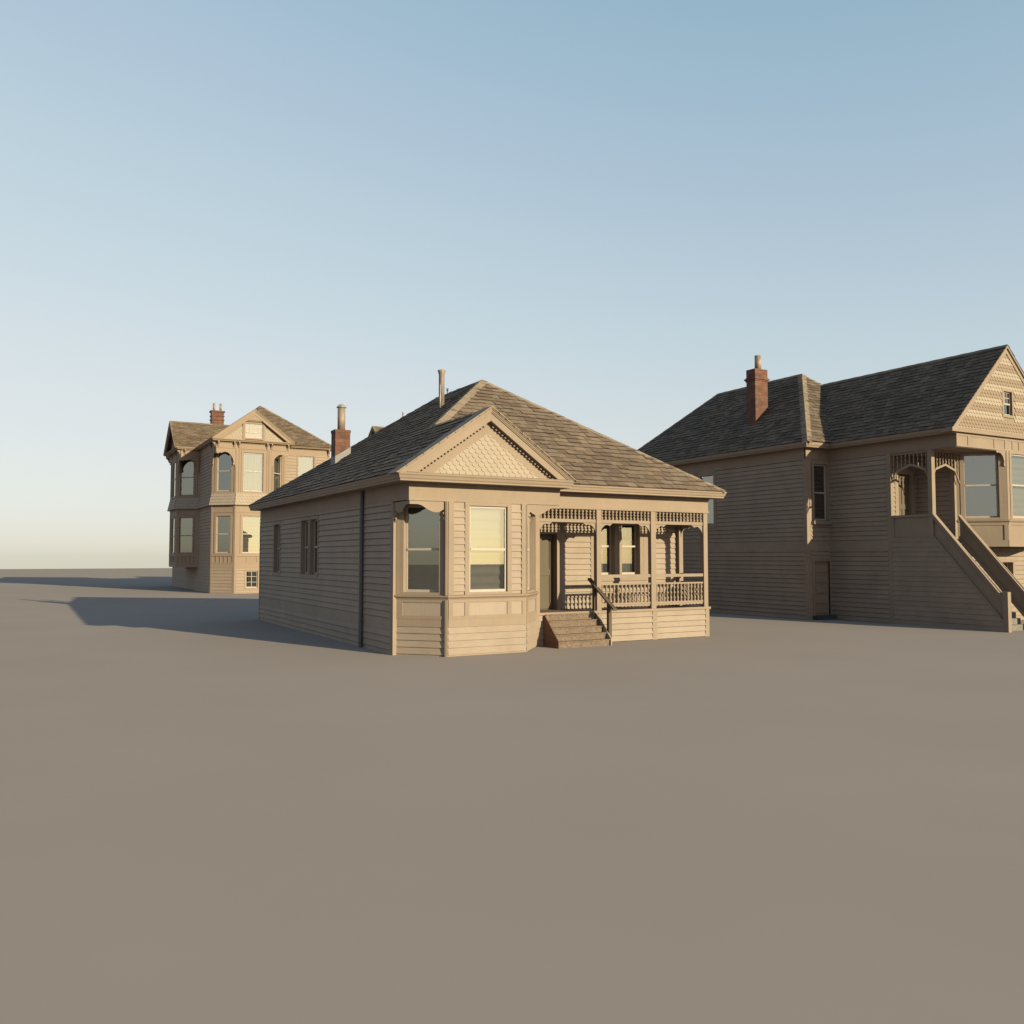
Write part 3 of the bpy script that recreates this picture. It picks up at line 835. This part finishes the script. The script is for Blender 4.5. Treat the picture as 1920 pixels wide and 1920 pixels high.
V2 = [(0, 9.5), (0, 9.26), (.07, 9.13), (.16, 9.13), (.24, 9.22), (.32, 9.16), (.42, 9.23), (.56, 9.26), (.72, 9.22), (.88, 9.1), (1.0, 8.94), (1.08, 8.74), (1.1, 8.58),
      (1.05, 8.5), (1.1, 8.42), (1.17, 8.45), (1.19, 8.3), (1.24, 8.25), (1.24, 9.5)]
mb = MB()
FX.shape(mb, V2, -.04, .01); FX.shape(mb, [(FX.L-a, z) for a, z in V2][::-1], -.04, .01)
FZ.shape(mb, [(FZ.L-a, z) for a, z in V2][::-1], -.04, .01)
BZ.shape(mb, V2, -.04, .01); BX.shape(mb, [(BX.L-a, z) for a, z in V2][::-1], -.04, .01)
H.part('valance', mb, M['trim_l'])
# pediment
gx, k, ze = 12.97, .76, 10.06; ga = ze+2.72*k
def tri2(off, z0):
    c = math.sqrt(1+k*k); return ga-off*c, (ga-off*c-z0)/k
mb = MB()
for o0, o1, y0 in ((-.04, .07, 57.45), (.07, .12, 57.48), (.12, .30, 57.51)):
    a0, h0 = tri2(o0, ze+.02); a1, h1 = tri2(o1, ze+.02)
    for s in (-1, 1):
        pts = [(gx+s*h0, y0, ze+.02), (gx+s*h1, y0, ze+.02), (gx, y0, a1), (gx, y0, a0)]
        mb.prism(pts if s < 0 else pts[::-1], (0, .45, 0))
a, h = tri2(.1, 11.42)
mb.prism([(gx-h, 57.6, 11.33), (gx+h, 57.6, 11.33), (gx+h, 57.6, 11.42), (gx-h, 57.6, 11.42)], (0, .25, 0))
mb.prism([(gx-h+.3, 57.53, 11.39), (gx+h-.3, 57.53, 11.39), (gx, 57.53, 11.39+(h-.3)*k*.99)], (0, .2, 0))
a, h = tri2(.2, ze)
mb.prism([(gx-h, 57.8, ze), (gx+h, 57.8, ze), (gx, 57.8, a)], (0, .1, 0))
mb.box(gx-.75, gx-.6, 57.72, 57.8, ze+.03, 11.35); mb.box(gx+.6, gx+.75, 57.72, 57.8, ze+.03, 11.35)
H.part('gable_wall', mb, M['trim_l'])
mb = MB(); a, h = tri2(.42, ze+.03)
zz = lambda x: ze+.03+(x-(gx-h))*(a-ze-.03)/h
tile(mb, [(gx-h, 57.79, ze+.03), (gx-.6, 57.79, ze+.03), (gx-.6, 57.79, zz(gx-.6))], .16, .2, .045, origin=(gx, 57.79, ze), kind='scale')
H.part('scale_shingles', mb, [M['scale'], M['scale_e']]); mb = MB()
tile(mb, [(gx+.6, 57.79, ze+.03), (gx+h, 57.79, ze+.03), (gx+.6, 57.79, zz(gx-.6))], .16, .2, .045, origin=(gx, 57.79, ze), kind='scale')
H.part('scale_shingles', mb, [M['scale'], M['scale_e']]); mb = MB()
a, h = tri2(.36, 11.47)
tile(mb, [(gx-h+.15, 57.52, 11.47), (gx+h-.15, 57.52, 11.47), (gx, 57.52, a-.1)], .12, .15, .02, kind='scale')
H.part('scale_shingles', mb, [M['scale'], M['scale_e']])
GW = Fr((gx-.5, 57.79), (gx+.5, 57.79))
wl(GW, -.07, 1.07, ze+.2, 11.2, mid=10.62, cas=.1, proud=.09, muntin=(4, 2, 10.62, 11.2), back='curtain', dep=-.02)
# roof
e0 = 10.25; ev = 18.92; rx = 14.585; rz = ze+(rx-e0)*k; fr = 58.73; R0 = (rx, fr+(rx-e0), rz); R1 = (rx, 72, rz)
mb = MB(); og = (e0, 57.43, ze)
tile(mb, [(e0, 61.45, ze), (e0, 57.43, ze), (gx, 57.43, ga), (gx, 61.45, ga)], .2, .3, .03, origin=og, seed=11)
tile(mb, [(e0, 76.2, ze), (e0, 61.45, ze), (gx, 61.45, ga), R0, R1], .2, .3, .03, origin=og, seed=11)
tile(mb, [(gx, 62.2, ga), (gx, 57.43, ga), (15.69, 57.43, ze), (15.69, 59, ze)], .2, .3, .03, seed=12)
tile(mb, [(e0, fr, ze), (ev, fr, ze), R0], .2, .3, .035, seed=13)
mb.poly([(ev, fr, ze), (ev, 76.3, ze), R1, R0]); mb.poly([(ev, 76.3, ze), (e0, 76.3, ze), R1])
wx, wy, wh = 8.88, 66.4, 2.92
wz = ze+wh*.755
tile(mb, [(wx, wy-wh, ze), (10.3, wy-wh, ze), (13.3, wy, wz), (wx, wy, wz)], .2, .3, .035, seed=14)
mb.poly([(10.3, wy+wh, ze), (wx, wy+wh, ze), (wx, wy, wz), (13.3, wy, wz)])
roof = H.part('roof', mb, [M['roof_l'], M['edge']])
mb = MB()
cap(mb, (ev, fr, ze), R0, (0, -k, 1), (k, 0, 1), .12, .03); cap(mb, (wx, wy, wz), (13.1, wy, wz), (0, -k, 1), (0, k, 1), .13, .03); cap(mb, (gx, 57.43, ga), (gx, 61.4, ga), (-k, 0, 1), (k, 0, 1), .12, .03)
cap(mb, R0, R1, (-k, 0, 1), (k, 0, 1), .12, .03)
H.part('ridge_cap', mb, M['cap'], roof)
# wing gable facing left
mb = MB()
for s in (-1, 1):
    for o, w_, x0, x1 in ((0, .28, wx, wx+.12), (-.05, .1, wx-.04, wx+.12)):
        pts = [(x0, wy+s*(wh+.0), ze-o-.06), (x0, wy+s*(wh-w_*1.5), ze-o-.06), (x0, wy, wz-w_-o), (x0, wy, wz-o-.02)]
        mb.prism(pts if s > 0 else pts[::-1], (x1-x0, 0, 0))
mb.box(wx, 9.35, wy-wh, wy+wh, ze-.03, ze+.02)
mb.prism([(9.28, wy+wh-.1, ze), (9.28, wy-wh+.1, ze), (9.28, wy, wz-.1)], (.05, 0, 0))
H.part('wing_gable', mb, M['trim_l'])
mb = MB(); mb.box(11.93, 12.82, 67.2, 67.75, 11.3, 13.33); mb.box(11.86, 12.89, 67.13, 67.82, 13.33, 13.45)
for z in (12.72, 13.02): mb.box(11.88, 12.87, 67.15, 67.8, z, z+.07)
chl = H.part('chimney', mb, M['brick'], roof)
fl1 = flue(H, (12.13, 67.45), .085, 13.44, 14.03, chl, 'metal'); fl2 = flue(H, (12.62, 67.45), .085, 13.44, 14.03, chl, 'metal')
left = H

# the same kind of house one lot to the right, hidden behind the cottage roof; it has no chimney in view
def copy_tree(o, parent=None, skip=()):
    c = o.copy(); C.objects.link(c); c.parent = parent
    for ch_ in list(o.children):
        if ch_.name.split('.')[0] not in skip: copy_tree(ch_, c, skip)
    return c
bk = copy_tree(left.root, None, ('chimney',))
bk.location = left.loc+Vector((13.72, -4.9, 0))
bk['label'] = 'house behind the middle cottage, only its small roof tip showing right of the chimney'
for o in (left.root, bk): o['group'] = 'two-storey houses in the back row'

# ================================================================== RIGHT HOUSE
H = House('raised_house', (29.6, 26, 0), 'raised brownish clapboard house at the right with steep fish-scale gable and long enclosed stair')
qx, qX = 25.94, 27.2
J1 = Fr((qx, 34.9), (qx, 23.03)); J2 = Fr((qx, 23.03), (qX, 23.03)); J3 = Fr((qX, 23.03), (qX, 16.2)); aJ = lambda y: 23.03-y
K1 = Fr((28.88, 18.88), (30.03, 17.73)); K2 = Fr((30.03, 17.73), (32.5, 17.73)); K3 = Fr((32.5, 17.73), (33.76, 18.99))
def wr_(F, a0, a1, z0, z1, **kw):
    kw.setdefault('trim', 'trim_r'); return window(H, F, a0, a1, z0, z1, **kw)
s1 = wr_(J1, 34.9-28.95, 34.9-28.12, 3.83, 5.95, mid=0, cas=.16, dep=.03, sash=.02, sashm='trim_r', cb=.2, ct=.18)
s1b = wr_(J1, 34.9-30.3, 34.9-29.4, 3.83, 5.95, cas=.16, dep=.1, cb=.2, ct=.18)
s2 = wr_(J2, 26.33-qx, 27.1-qx, 3.80, 5.98, mid=4.88, cas=.10, dep=.09, sash=.055, back='dark', glass='glass_dim', cb=.0, ct=.12)
s3 = wr_(K1, .26, 1.37, 3.78, 6.05, mid=4.94, cas=.13, dep=.09, proud=.05, ct=.08, cb=.07, back='blind')
s4 = wr_(K2, .28, 2.19, 3.78, 6.05, mid=4.94, cas=.12, dep=.03, ct=.08, cb=.07, back='blind')
s5_ = wr_(K3, .3, 1.4, 3.78, 6.05, mid=4.94, cas=.12, dep=.03, ct=.08, cb=.07, back='blind')
ex = .172
mb = MB()
clap(mb, J1, 0, J1.L-.12, 0, 2.63, ex=ex); clap(mb, J1, 0, J1.L-.12, 3.01, 6.15, ex=ex, op=(s1, s1b)); J1.box(mb, 0, J1.L, 2.63, 3.01, -.02, .015)
dop = (.25, 1.26, 0, 2.32)
clap(mb, J2, .2, J2.L, 2.22, 2.63, ex=ex*.8, phase=2.32-ex*.8); clap(mb, J2, .2, J2.L, 3.01, 3.66, ex=ex)
J2.box(mb, 0, J2.L, 2.63, 3.01, -.02, .012); J2.box(mb, 0, .26, 0, 6.2, -.03, .004); J2.box(mb, .26, J2.L, 5.98, 6.2, -.03, .004)
clap(mb, J3, 0, aJ(20.45), 0, 2.63, ex=ex); clap(mb, J3, 0, aJ(20.45), 3.01, 6.15, ex=ex); J3.box(mb, 0, aJ(20.45), 2.63, 3.01, -.02, .015)
mb.box(33.97, 34.0, 19.0, 34.9, 0, 6.6); mb.box(qx, 34.0, 34.87, 34.9, 0, 6.6)
H.part('side_wall', mb, M['board_r'])
mb = MB()
J1.box(mb, J1.L-.13, J1.L, 0, 6.15, 0, .03); J2.box(mb, -.03, .11, 0, 6.15, 0, .03)
J2.box(mb, .24, .36, .15, 2.33, 0, .03); J2.box(mb, .36, 1.24, 2.22, 2.33, 0, .028)
J2.box(mb, 1.2, 1.26, 0, 6.15, 0, .034)
J2.box(mb, .36, 1.2, 2.33, 2.345, 0, .03)
H.part('corner_board', mb, M['trim_r'])
mb = MB(); J2.box(mb, .26, 1.255, 3.645, 3.785, 0, .13); H.part('window_sill', mb, M['trim_r'])
mb = MB(); D2 = Fr((26.30, 23.10), (27.15, 23.10)); D2.box(mb, 0, .86, .15, 2.22, -.05, 0)
for z in (.22, .62, 1.02, 1.42, 1.82):
    D2.box(mb, .08, .74, z, z+.26, 0, .04)
d2 = H.part('side_door', mb, M['trim_r']); mb = MB(); mb.box(26.42, 26.45, 23.03, 23.08, 1.1, 1.16); H.part('door_handle', mb, M['metal'], d2)
mb = MB(); mb.box(26.15, 27.14, 22.72, 23.0, 0, .16); H.part('door_step', mb, M['slate'])
# porch posts A and B, stair panel, skirt
mb = MB()
J3.box(mb, aJ(20.45), aJ(20.27), 0, 6.13, -.12, .02)
H.part('porch_post', mb, M['trim_r'])
mb = MB(); mb.box(qX-.01, qX+.17, 18.65, 18.81, 3.0, 6.13); H.part('porch_post', mb, M['trim_r'])
mb = MB()
ex2 = .172; z = 0; t = .022
ydiag = lambda z: 16.22+(z-.16)*(18.62-16.22)/(3.0-.16)     # lower edge of the stringer
while z < 2.98:
    z1_ = min(z+ex2, 3.0)
    for dz in (0,):
        a0 = aJ(20.27); b0, b1 = aJ(max(16.2, ydiag(z)-.02)), aJ(max(16.2, ydiag(z1_)-.02))
        mb.poly([J3.P(a0, z, t), J3.P(b0, z, t), J3.P(b1, z1_, .003), J3.P(a0, z1_, .003)])
        mb.poly([J3.P(a0, z, 0), J3.P(b0, z, 0), J3.P(b0, z, t), J3.P(a0, z, t)])
    z += ex2
H.part('stair_skirt', mb, M['board_r'])
def stair_side(xf, w=.12):
    F = Fr((xf, 23.03), (xf, 10)); mb = MB()
    yb, zb, yt, zt = 16.22, .16, 18.64, 3.0
    hh = .87
    A = [(aJ(yt), zt), (aJ(yb), zb), (aJ(yb), zb+hh+.06), (aJ(yt), zt+hh-.02)]
    F.shape(mb, A, -w+.01, -.06)                                        # recessed panel
    def strip(o0, o1, d0, d1):
        F.shape(mb, [(aJ(yt), zt+o0), (aJ(yb), zb+o0), (aJ(yb), zb+o1), (aJ(yt), zt+o1)], d0, d1)
    strip(-.02, .13, -w, .012); strip(.70, .80, -w+.01, .005); strip(.80, .88, -w-.02, .03)
    H.part('stair_balustrade', mb, M['trim_r'])
    mb = MB(); mb.box(xf-.02, xf+.15, 16.12, 16.3, 0, 1.28); H.part('newel_post', mb, M['trim_r'])
stair_side(qX); stair_side(28.62)
mb = MB()
J3.box(mb, aJ(20.27), aJ(18.72), 3.0, 3.87, -.09, -.03)
J3.box(mb, aJ(20.27), aJ(18.72), 3.80, 3.88, -.12, .025); J3.box(mb, aJ(20.27), aJ(18.72), 2.98, 3.07, -.12, .015)
J3.box(mb, aJ(20.27), aJ(20.2), 3.07, 3.80, -.12, .008); J3.box(mb, aJ(18.82), aJ(18.72), 3.07, 3.80, -.12, .008)
H.part('porch_balustrade', mb, M['trim_r'])
mb = MB(); n = 15
for i in range(n):
    y0 = 16.43+i*.147; mb.box(qX+.1, 28.63, y0, 18.7, i*.19, (i+1)*.19)
mb.box(qX+.02, 28.75, 18.63, 20.34, 2.8, 3.03)
H.part('stair_steps', mb, M['stone'])
# porch arches
AJ = [(aJ(20.27), 5.13), (aJ(20.08), 5.42), (aJ(19.50), 5.63), (aJ(18.95), 5.42), (aJ(18.81), 5.13)]
FK = Fr((qX, 18.72), (28.9, 18.72)); AK = [(.17, 5.13), (.33, 5.42), (.88, 5.6), (1.42, 5.42), (1.68, 4.98)]
spm = spindle_mesh('spindle', 1, .036, M['trim_r'])
def arch(F, pts, n, d):
    mb = MB(); arch_band(mb, F, pts, .075, d-.05, d)
    F.box(mb, pts[0][0], pts[-1][0], 6.05, 6.13, d-.06, d+.005)
    p = H.part('porch_arch', mb, M['trim_r'])
    for i in range(n):
        a = pts[0][0]+(pts[-1][0]-pts[0][0])*(i+.5)/n
        for (x0, z0), (x1, z1) in zip(pts, pts[1:]):
            if x0 <= a <= x1: zz = z0+(z1-z0)*(a-x0)/(x1-x0)+.06
        o = bpy.data.objects.new('spindle', spm); C.objects.link(o); o.parent = p
        o.location = F.P(a, zz, d-.025)-H.loc; o.scale = (1, 1, 6.08-zz)
arch(J3, AJ, 9, -.03); arch(FK, AK, 9, 0)
# porch inner walls and door
W1 = Fr((qX+.1, 20.35), (28.77, 20.35)); W2 = Fr((28.77, 20.35), (28.77, 18.92))
mb = MB(); clap(mb, W1, 0, .22, 3.03, 6.2, ex=ex); clap(mb, W1, 1.2, W1.L, 3.03, 6.2, ex=ex); clap(mb, W1, 0, W1.L, 5.5, 6.2, ex=ex)
W2 = Fr((28.77, 20.35), (28.77, 18.88)); clap(mb, W2, 0, W2.L-.12, 3.03, 6.2, ex=ex)
H.part('porch_wall', mb, M['board_r'])
mb = MB(); W2.box(mb, W2.L-.13, W2.L, 2.9, 6.15, -.04, .03); mb.box(28.746, 28.9, 18.85, 18.93, 2.755, 6.147)
W1.box(mb, .20, .38, 3.03, 5.55, -.15, .03); W1.box(mb, 1.14, 1.24, 3.03, 5.55, -.15, .03); W1.box(mb, .38, 1.14, 5.43, 5.55, -.15, .028)
mb.box(qX, 34.0, 17.75, 20.35, 6.11, 6.128); mb.box(qX, 28.8, 18.66, 18.76, 6.05, 6.11)
H.part('porch_trim', mb, M['trim_r'])
mb = MB(); W1.box(mb, .38, 1.14, 3.03, 5.43, -.14, -.10)
for z0, z1, a0, a1 in ((3.05, 3.25, .48, 1.04), (4.15, 4.33, .48, 1.04), (5.3, 5.43, .48, 1.04), (3.05, 5.43, .38, .48), (3.05, 5.43, .71, .81), (3.05, 5.43, 1.04, 1.14)):
    W1.box(mb, a0, a1, z0, z1, -.10, -.08+.0015*(z1-z0 > 2))
dr = H.part('front_door', mb, M['door']); mb = MB(); mb.lathe([(.012, 0), (.03, .02), (.012, .05)], (28.4, 20.41, 4.0), 8); H.part('door_knob', mb, M['metal'], dr)
# bay and base
mb = MB()
for F in (K1, K2, K3):
    c0, c1 = (.14, 1.48) if F is K1 else ((.17, 2.3) if F is K2 else (.2, 1.5))
    F.box(mb, 0, c0, 3.69, 6.13, -.05, .004); F.box(mb, c1, F.L, 3.69, 6.13, -.05, .004)
    F.box(mb, 0, F.L, 2.76, 3.7, -.05, .004)
    F.box(mb, -.02, .12, 3.69, 6.13, 0, .035); F.box(mb, F.L-.12, F.L+.015, 3.69, 6.13, 0, .035)
    F.box(mb, 0, F.L, 2.76, 2.99, 0, .03); F.box(mb, 0, F.L, 3.52, 3.62, 0, .03)
    F.box(mb, -.012, .12, 2.99, 3.52, 0, .03); F.box(mb, F.L-.12, F.L+.012, 2.99, 3.52, 0, .03)
sweep(mb, [(28.88, 18.88), (30.03, 17.73), (32.5, 17.73), (33.76, 18.99)], [(0, 3.62), (.05, 3.62), (.08, 3.65), (.09, 3.69), (.04, 3.71), (0, 3.71)])
mb.prism([(28.95, 18.9, 2.77), (30.05, 17.78, 2.77), (32.48, 17.78, 2.77), (33.7, 18.99, 2.77)], (0, 0, .02))
H.part('bay_wall', mb, M['trim_r'])
# bay soffit is cut by the base wall; ground floor front wall
L1 = Fr((28.77, 18.99), (34.0, 18.99)); op = (31.55-28.77, 32.37-28.77, .9, 2.2)
mb = MB(); clap(mb, L1, 0, L1.L, 0, 2.78, ex=ex, op=((op[0]-.09, op[1]+.09, op[2]-.09, op[3]+.09),)); H.part('base_wall', mb, M['board_r'])
wr_(L1, *op, cas=.11, dep=.16, mid=0, back='blind')
# frieze with panels
mb = MB()
Q1 = Fr((qX, 17.73), (34.0, 17.73)); Q0 = Fr((qX, 23.03), (qX, 17.73))
Q1.box(mb, -.003, Q1.L, 6.13, 6.619, -.1, .003)
Q1.box(mb, -.024, Q1.L, 6.128, 6.19, 0, .022); Q1.box(mb, -.004, Q1.L, 6.50, 6.618, 0, .022)
for a0, a1 in ((0, .08), (.62, .78), (2.12, 2.28), (2.76, 2.9), (3.2, 3.33), (3.6, 3.73), (4.0, 4.13), (4.4, 4.53)): Q1.box(mb, a0, a1, 6.19, 6.50, 0, .02)
Q0.box(mb, 0, Q0.L, 6.13, 6.62, -.1, 0); J1.box(mb, 0, J1.L, 6.15, 6.58, -.05, .02); J2.box(mb, -.02, J2.L, 6.15, 6.58, -.05, .02)
Q0.box(mb, 0, Q0.L+.022, 6.13, 6.19, 0, .02)
H.part('frieze', mb, M['trim_r'])
mb = MB()
bp = [(0, 0), (0, -.02), (-.04, -.10), (-.03, -.28), (-.05, -.42), (-.02, -.52), (-.06, -.56), (-.12, -.50), (-.10, -.36), (-.16, -.2), (-.28, -.1), (-.42, -.07), (-.46, -.10), (-.55, -.05), (-.58, 0)]
Q1.shape(mb, [(2.80+a, 6.13+z) for a, z in bp][::-1], -.05, .012)
H.part('bay_bracket', mb, M['trim_r'])
mb = MB()
PR = [(0, 6.57), (.31, 6.57), (.315, 6.61), (.35, 6.65), (.365, 6.72), (.37, 6.765), (0, 6.77)]
sweep(mb, [(qx, 34.9), (qx, 23.03), (qX, 23.03), (qX, 18.0), (34.0, 18.0), (34.0, 34.9)], PR)
H.part('cornice', mb, M['trim_r'])
# gable
gx, gy, gk = 30.08, 17.6, .966; gz0 = 6.70; gaz = gz0+3.25*gk
mb = MB()
c = math.sqrt(1+gk*gk)
for o0, o1, y0 in ((-.04, .035, gy-.02), (.035, .17, gy+.03)):
    for s in (-1, 1):
        h0 = (gaz-o0*c-gz0)/gk; h1 = (gaz-o1*c-gz0)/gk
        pts = [(gx+s*h0, y0, gz0), (gx+s*h1, y0, gz0), (gx, y0, gaz-o1*c), (gx, y0, gaz-o0*c)]
        mb.prism(pts if s < 0 else pts[::-1], (0, .25, 0))
mb.box(gx-3.29, gx+3.29, gy-.02, 18.0, 6.60, 6.70); mb.box(gx+2.9, 34.3, 17.7, 24, 6.66, 6.8)
H.part('gable_rake', mb, M['trim_r'])
mb = MB(); a = gaz-.15*c; h = (a-gz0)/gk
def hole(c): return max(p.x for p in c) > gx-.24 and min(p.x for p in c) < gx+.36 and max(p.z for p in c) > 7.36 and min(p.z for p in c) < 8.28
tile(mb, [(gx-h, 17.68, gz0), (gx+h, 17.68, gz0), (gx, 17.68, a)], .125, .165, .032, origin=(gx, 17.68, gz0-.03), kind='scale',
     dark=lambda j: (j % 5) in (1, 2, 3) if j < 4 else (j-4) % 4 in (2, 3), hole=hole, em=2)
ring = ((-.6, -.21, 7.1, 8.6), (.29, .7, 7.1, 8.6), (-.21, .29, 7.1, 7.40), (-.21, .29, 8.24, 8.6))
rg = MB()
for r0, r1, r2, r3 in ring: rg.box(gx+r0, gx+r1, 17.686, 17.70, r2, r3)
H.part('gable_wall', rg, M['trim_r'])
H.part('scale_shingles', mb, [M['scale'], M['scale_d'], M['scale_e']])
GWr = Fr((gx-.21, 17.68), (gx+.29, 17.68))
wr_(GWr, 0, .50, 7.40, 8.24, mid=7.80, cas=.09, dep=.05, proud=.035, sash=.035, muntin=(3, 2, 7.80, 8.24), back='curtain')
# roof
zE = 6.77; V0 = (29.5, 26.33, 10.41); V1 = (29.5, 31.57, 10.41); e0 = 25.57
mb = MB()
tile(mb, [(e0, 35.3, zE), (e0, 22.62, zE), V0, V1], .205, .3, .026, seed=21)
tile(mb, [(e0, 22.62, zE), (34.37, 22.62, zE), V0], .205, .3, .026, seed=22)
mb.poly([(34.37, 22.6, zE), (34.37, 35.3, zE), V1, V0]); mb.poly([(34.37, 35.3, zE), (e0, 35.3, zE), V1])
ge = gx-3.25; gt = gaz+.045; gE = gz0+.045
tile(mb, [(ge, 24, gE), (ge, gy-.03, gE), (gx, gy-.03, gt), (gx, 26.5, gt)], .205, .3, .026, seed=23)
tile(mb, [(gx+3.25, gy-.03, gE), (gx+3.25, 24, gE), (gx, 26.5, gt), (gx, gy-.03, gt)], .4, .6, .02, seed=24)
roof = H.part('roof', mb, [M['roof_r'], M['edge']])
mb = MB()
nl, nf, nr = (-.92, 0, 1), (0, -.98, 1), (.92, 0, 1)
cap(mb, (e0, 22.62, zE), V0, nl, nf, .19, .03); cap(mb, V0, V1, nl, nr, .13, .03); cap(mb, V0, (31.4, 24.6, 8.68), nf, nr, .13, .03)
cap(mb, (gx, gy-.03, gt), (gx, 25.7, gt), nl, nr, .11, .03); cap(mb, (e0, 35.3, zE), V1, nl, (0, .98, 1), .12, .03)
H.part('ridge_cap', mb, M['cap_r'], roof)
mb = MB(); mb.box(26.96, 27.69, 26.6, 27.12, 7.5, 10.46)
mb.box(26.93, 27.72, 26.57, 27.15, 10.06, 10.11); mb.box(26.89, 27.76, 26.53, 27.19, 10.0, 10.06); mb.box(26.93, 27.72, 26.57, 27.15, 9.94, 10.0)
ch = H.part('chimney', mb, M['brick'], roof)
flue(H, (27.4, 26.86), .14, 10.44, 11.1, ch, 'metal')

# ================================================================== ground, sky, sun, camera
mb = MB(); mb.poly([(-215, -205, 0), (225, -205, 0), (225, 195.3, 0), (-215, 195.3, 0)])
m, nt, b, _ = new_mat('smooth grey ground')
n = noise(nt, coords(nt, 1), .25, 6, .5)
nt.links.new(mul(nt, (.247, .208, .192), ramp(nt, n, [(.3, .965), (.7, 1.02)])), b.inputs['Base Color'])
b.inputs['Roughness'].default_value = .95; b.inputs['Specular IOR Level'].default_value = .0
g = bpy.data.objects.new('ground', mesh_of('ground', mb, m)); C.objects.link(g); g['kind'] = 'structure'

az = math.radians(SUN_AZ); el = math.radians(SUN_EL)
to_sun = Vector((math.sin(az)*math.cos(el), -math.cos(az)*math.cos(el), math.sin(el)))
L = bpy.data.lights.new('sun', 'SUN'); L.energy = 5.0; L.angle = math.radians(.5); L.color = (1.0, .885, .565)
lo = bpy.data.objects.new('sun', L); C.objects.link(lo); lo.rotation_euler = to_sun.to_track_quat('Z', 'Y').to_euler(); lo.location = to_sun*60

W = bpy.data.worlds.new('World'); S.world = W; W.use_nodes = True
nt = W.node_tree; nt.nodes.clear()
sky = nt.nodes.new('ShaderNodeTexSky'); sky.sky_type = 'NISHITA'; sky.sun_disc = False
sky.sun_elevation = el; sky.sun_rotation = math.atan2(to_sun.x, to_sun.y)
sky.air_density = 1.0; sky.dust_density = 1.0; sky.ozone_density = 1.0; sky.altitude = 0
EXPO = .93
def vmul(src, k):
    m = nt.nodes.new('ShaderNodeVectorMath'); m.operation = 'SCALE'; m.inputs[3].default_value = k
    nt.links.new(src, m.inputs[0]); return m.outputs[0]
# film-like response of the sky: soft shoulder near the sun, toe at the zenith
gm = nt.nodes.new('ShaderNodeGamma'); gm.inputs[1].default_value = .5
nt.links.new(vmul(sky.outputs[0], .1), gm.inputs[0])
cv = nt.nodes.new('ShaderNodeRGBCurve'); cu = cv.mapping.curves[3]
pts = [(0, 0), (.055, .16), (.09, .31), (.14, .455), (.21, .565), (.29, .655), (.45, .745), (.66, .82), (1, 1.07), (2, 1.7), (4, 2.5), (6.2, 3.0)]
while len(cu.points) < len(pts): cu.points.new(.5, .5)
for p, (x, y) in zip(cu.points, pts): p.location = (math.sqrt(x)/2.6, y*.3)
cv.mapping.update()
nt.links.new(vmul(gm.outputs[0], 1/2.6), cv.inputs[1])
bg = nt.nodes.new('ShaderNodeBackground'); bg.inputs[1].default_value = .12
out = nt.nodes.new('ShaderNodeOutputWorld')
nt.links.new(vmul(cv.outputs[0], 1/(.3*2**EXPO*.12)), bg.inputs[0]); nt.links.new(bg.outputs[0], out.inputs[0])

cam = bpy.data.cameras.new('camera'); cam.sensor_width = 36; cam.lens = 36*1612/1920; cam.clip_end = 2000; cam.clip_start = .1
co = bpy.data.objects.new('camera', cam); C.objects.link(co); co.location = (0, 0, 2.4)
pitch = math.atan(84/1612)
co.rotation_euler = (math.radians(90)+pitch, 0, -math.radians(29.45))
S.camera = co
S.render.resolution_x = S.render.resolution_y = 1024
S.view_settings.view_transform = 'Standard'; S.view_settings.look = 'None'; S.view_settings.gamma = 1
S.view_settings.exposure = EXPO
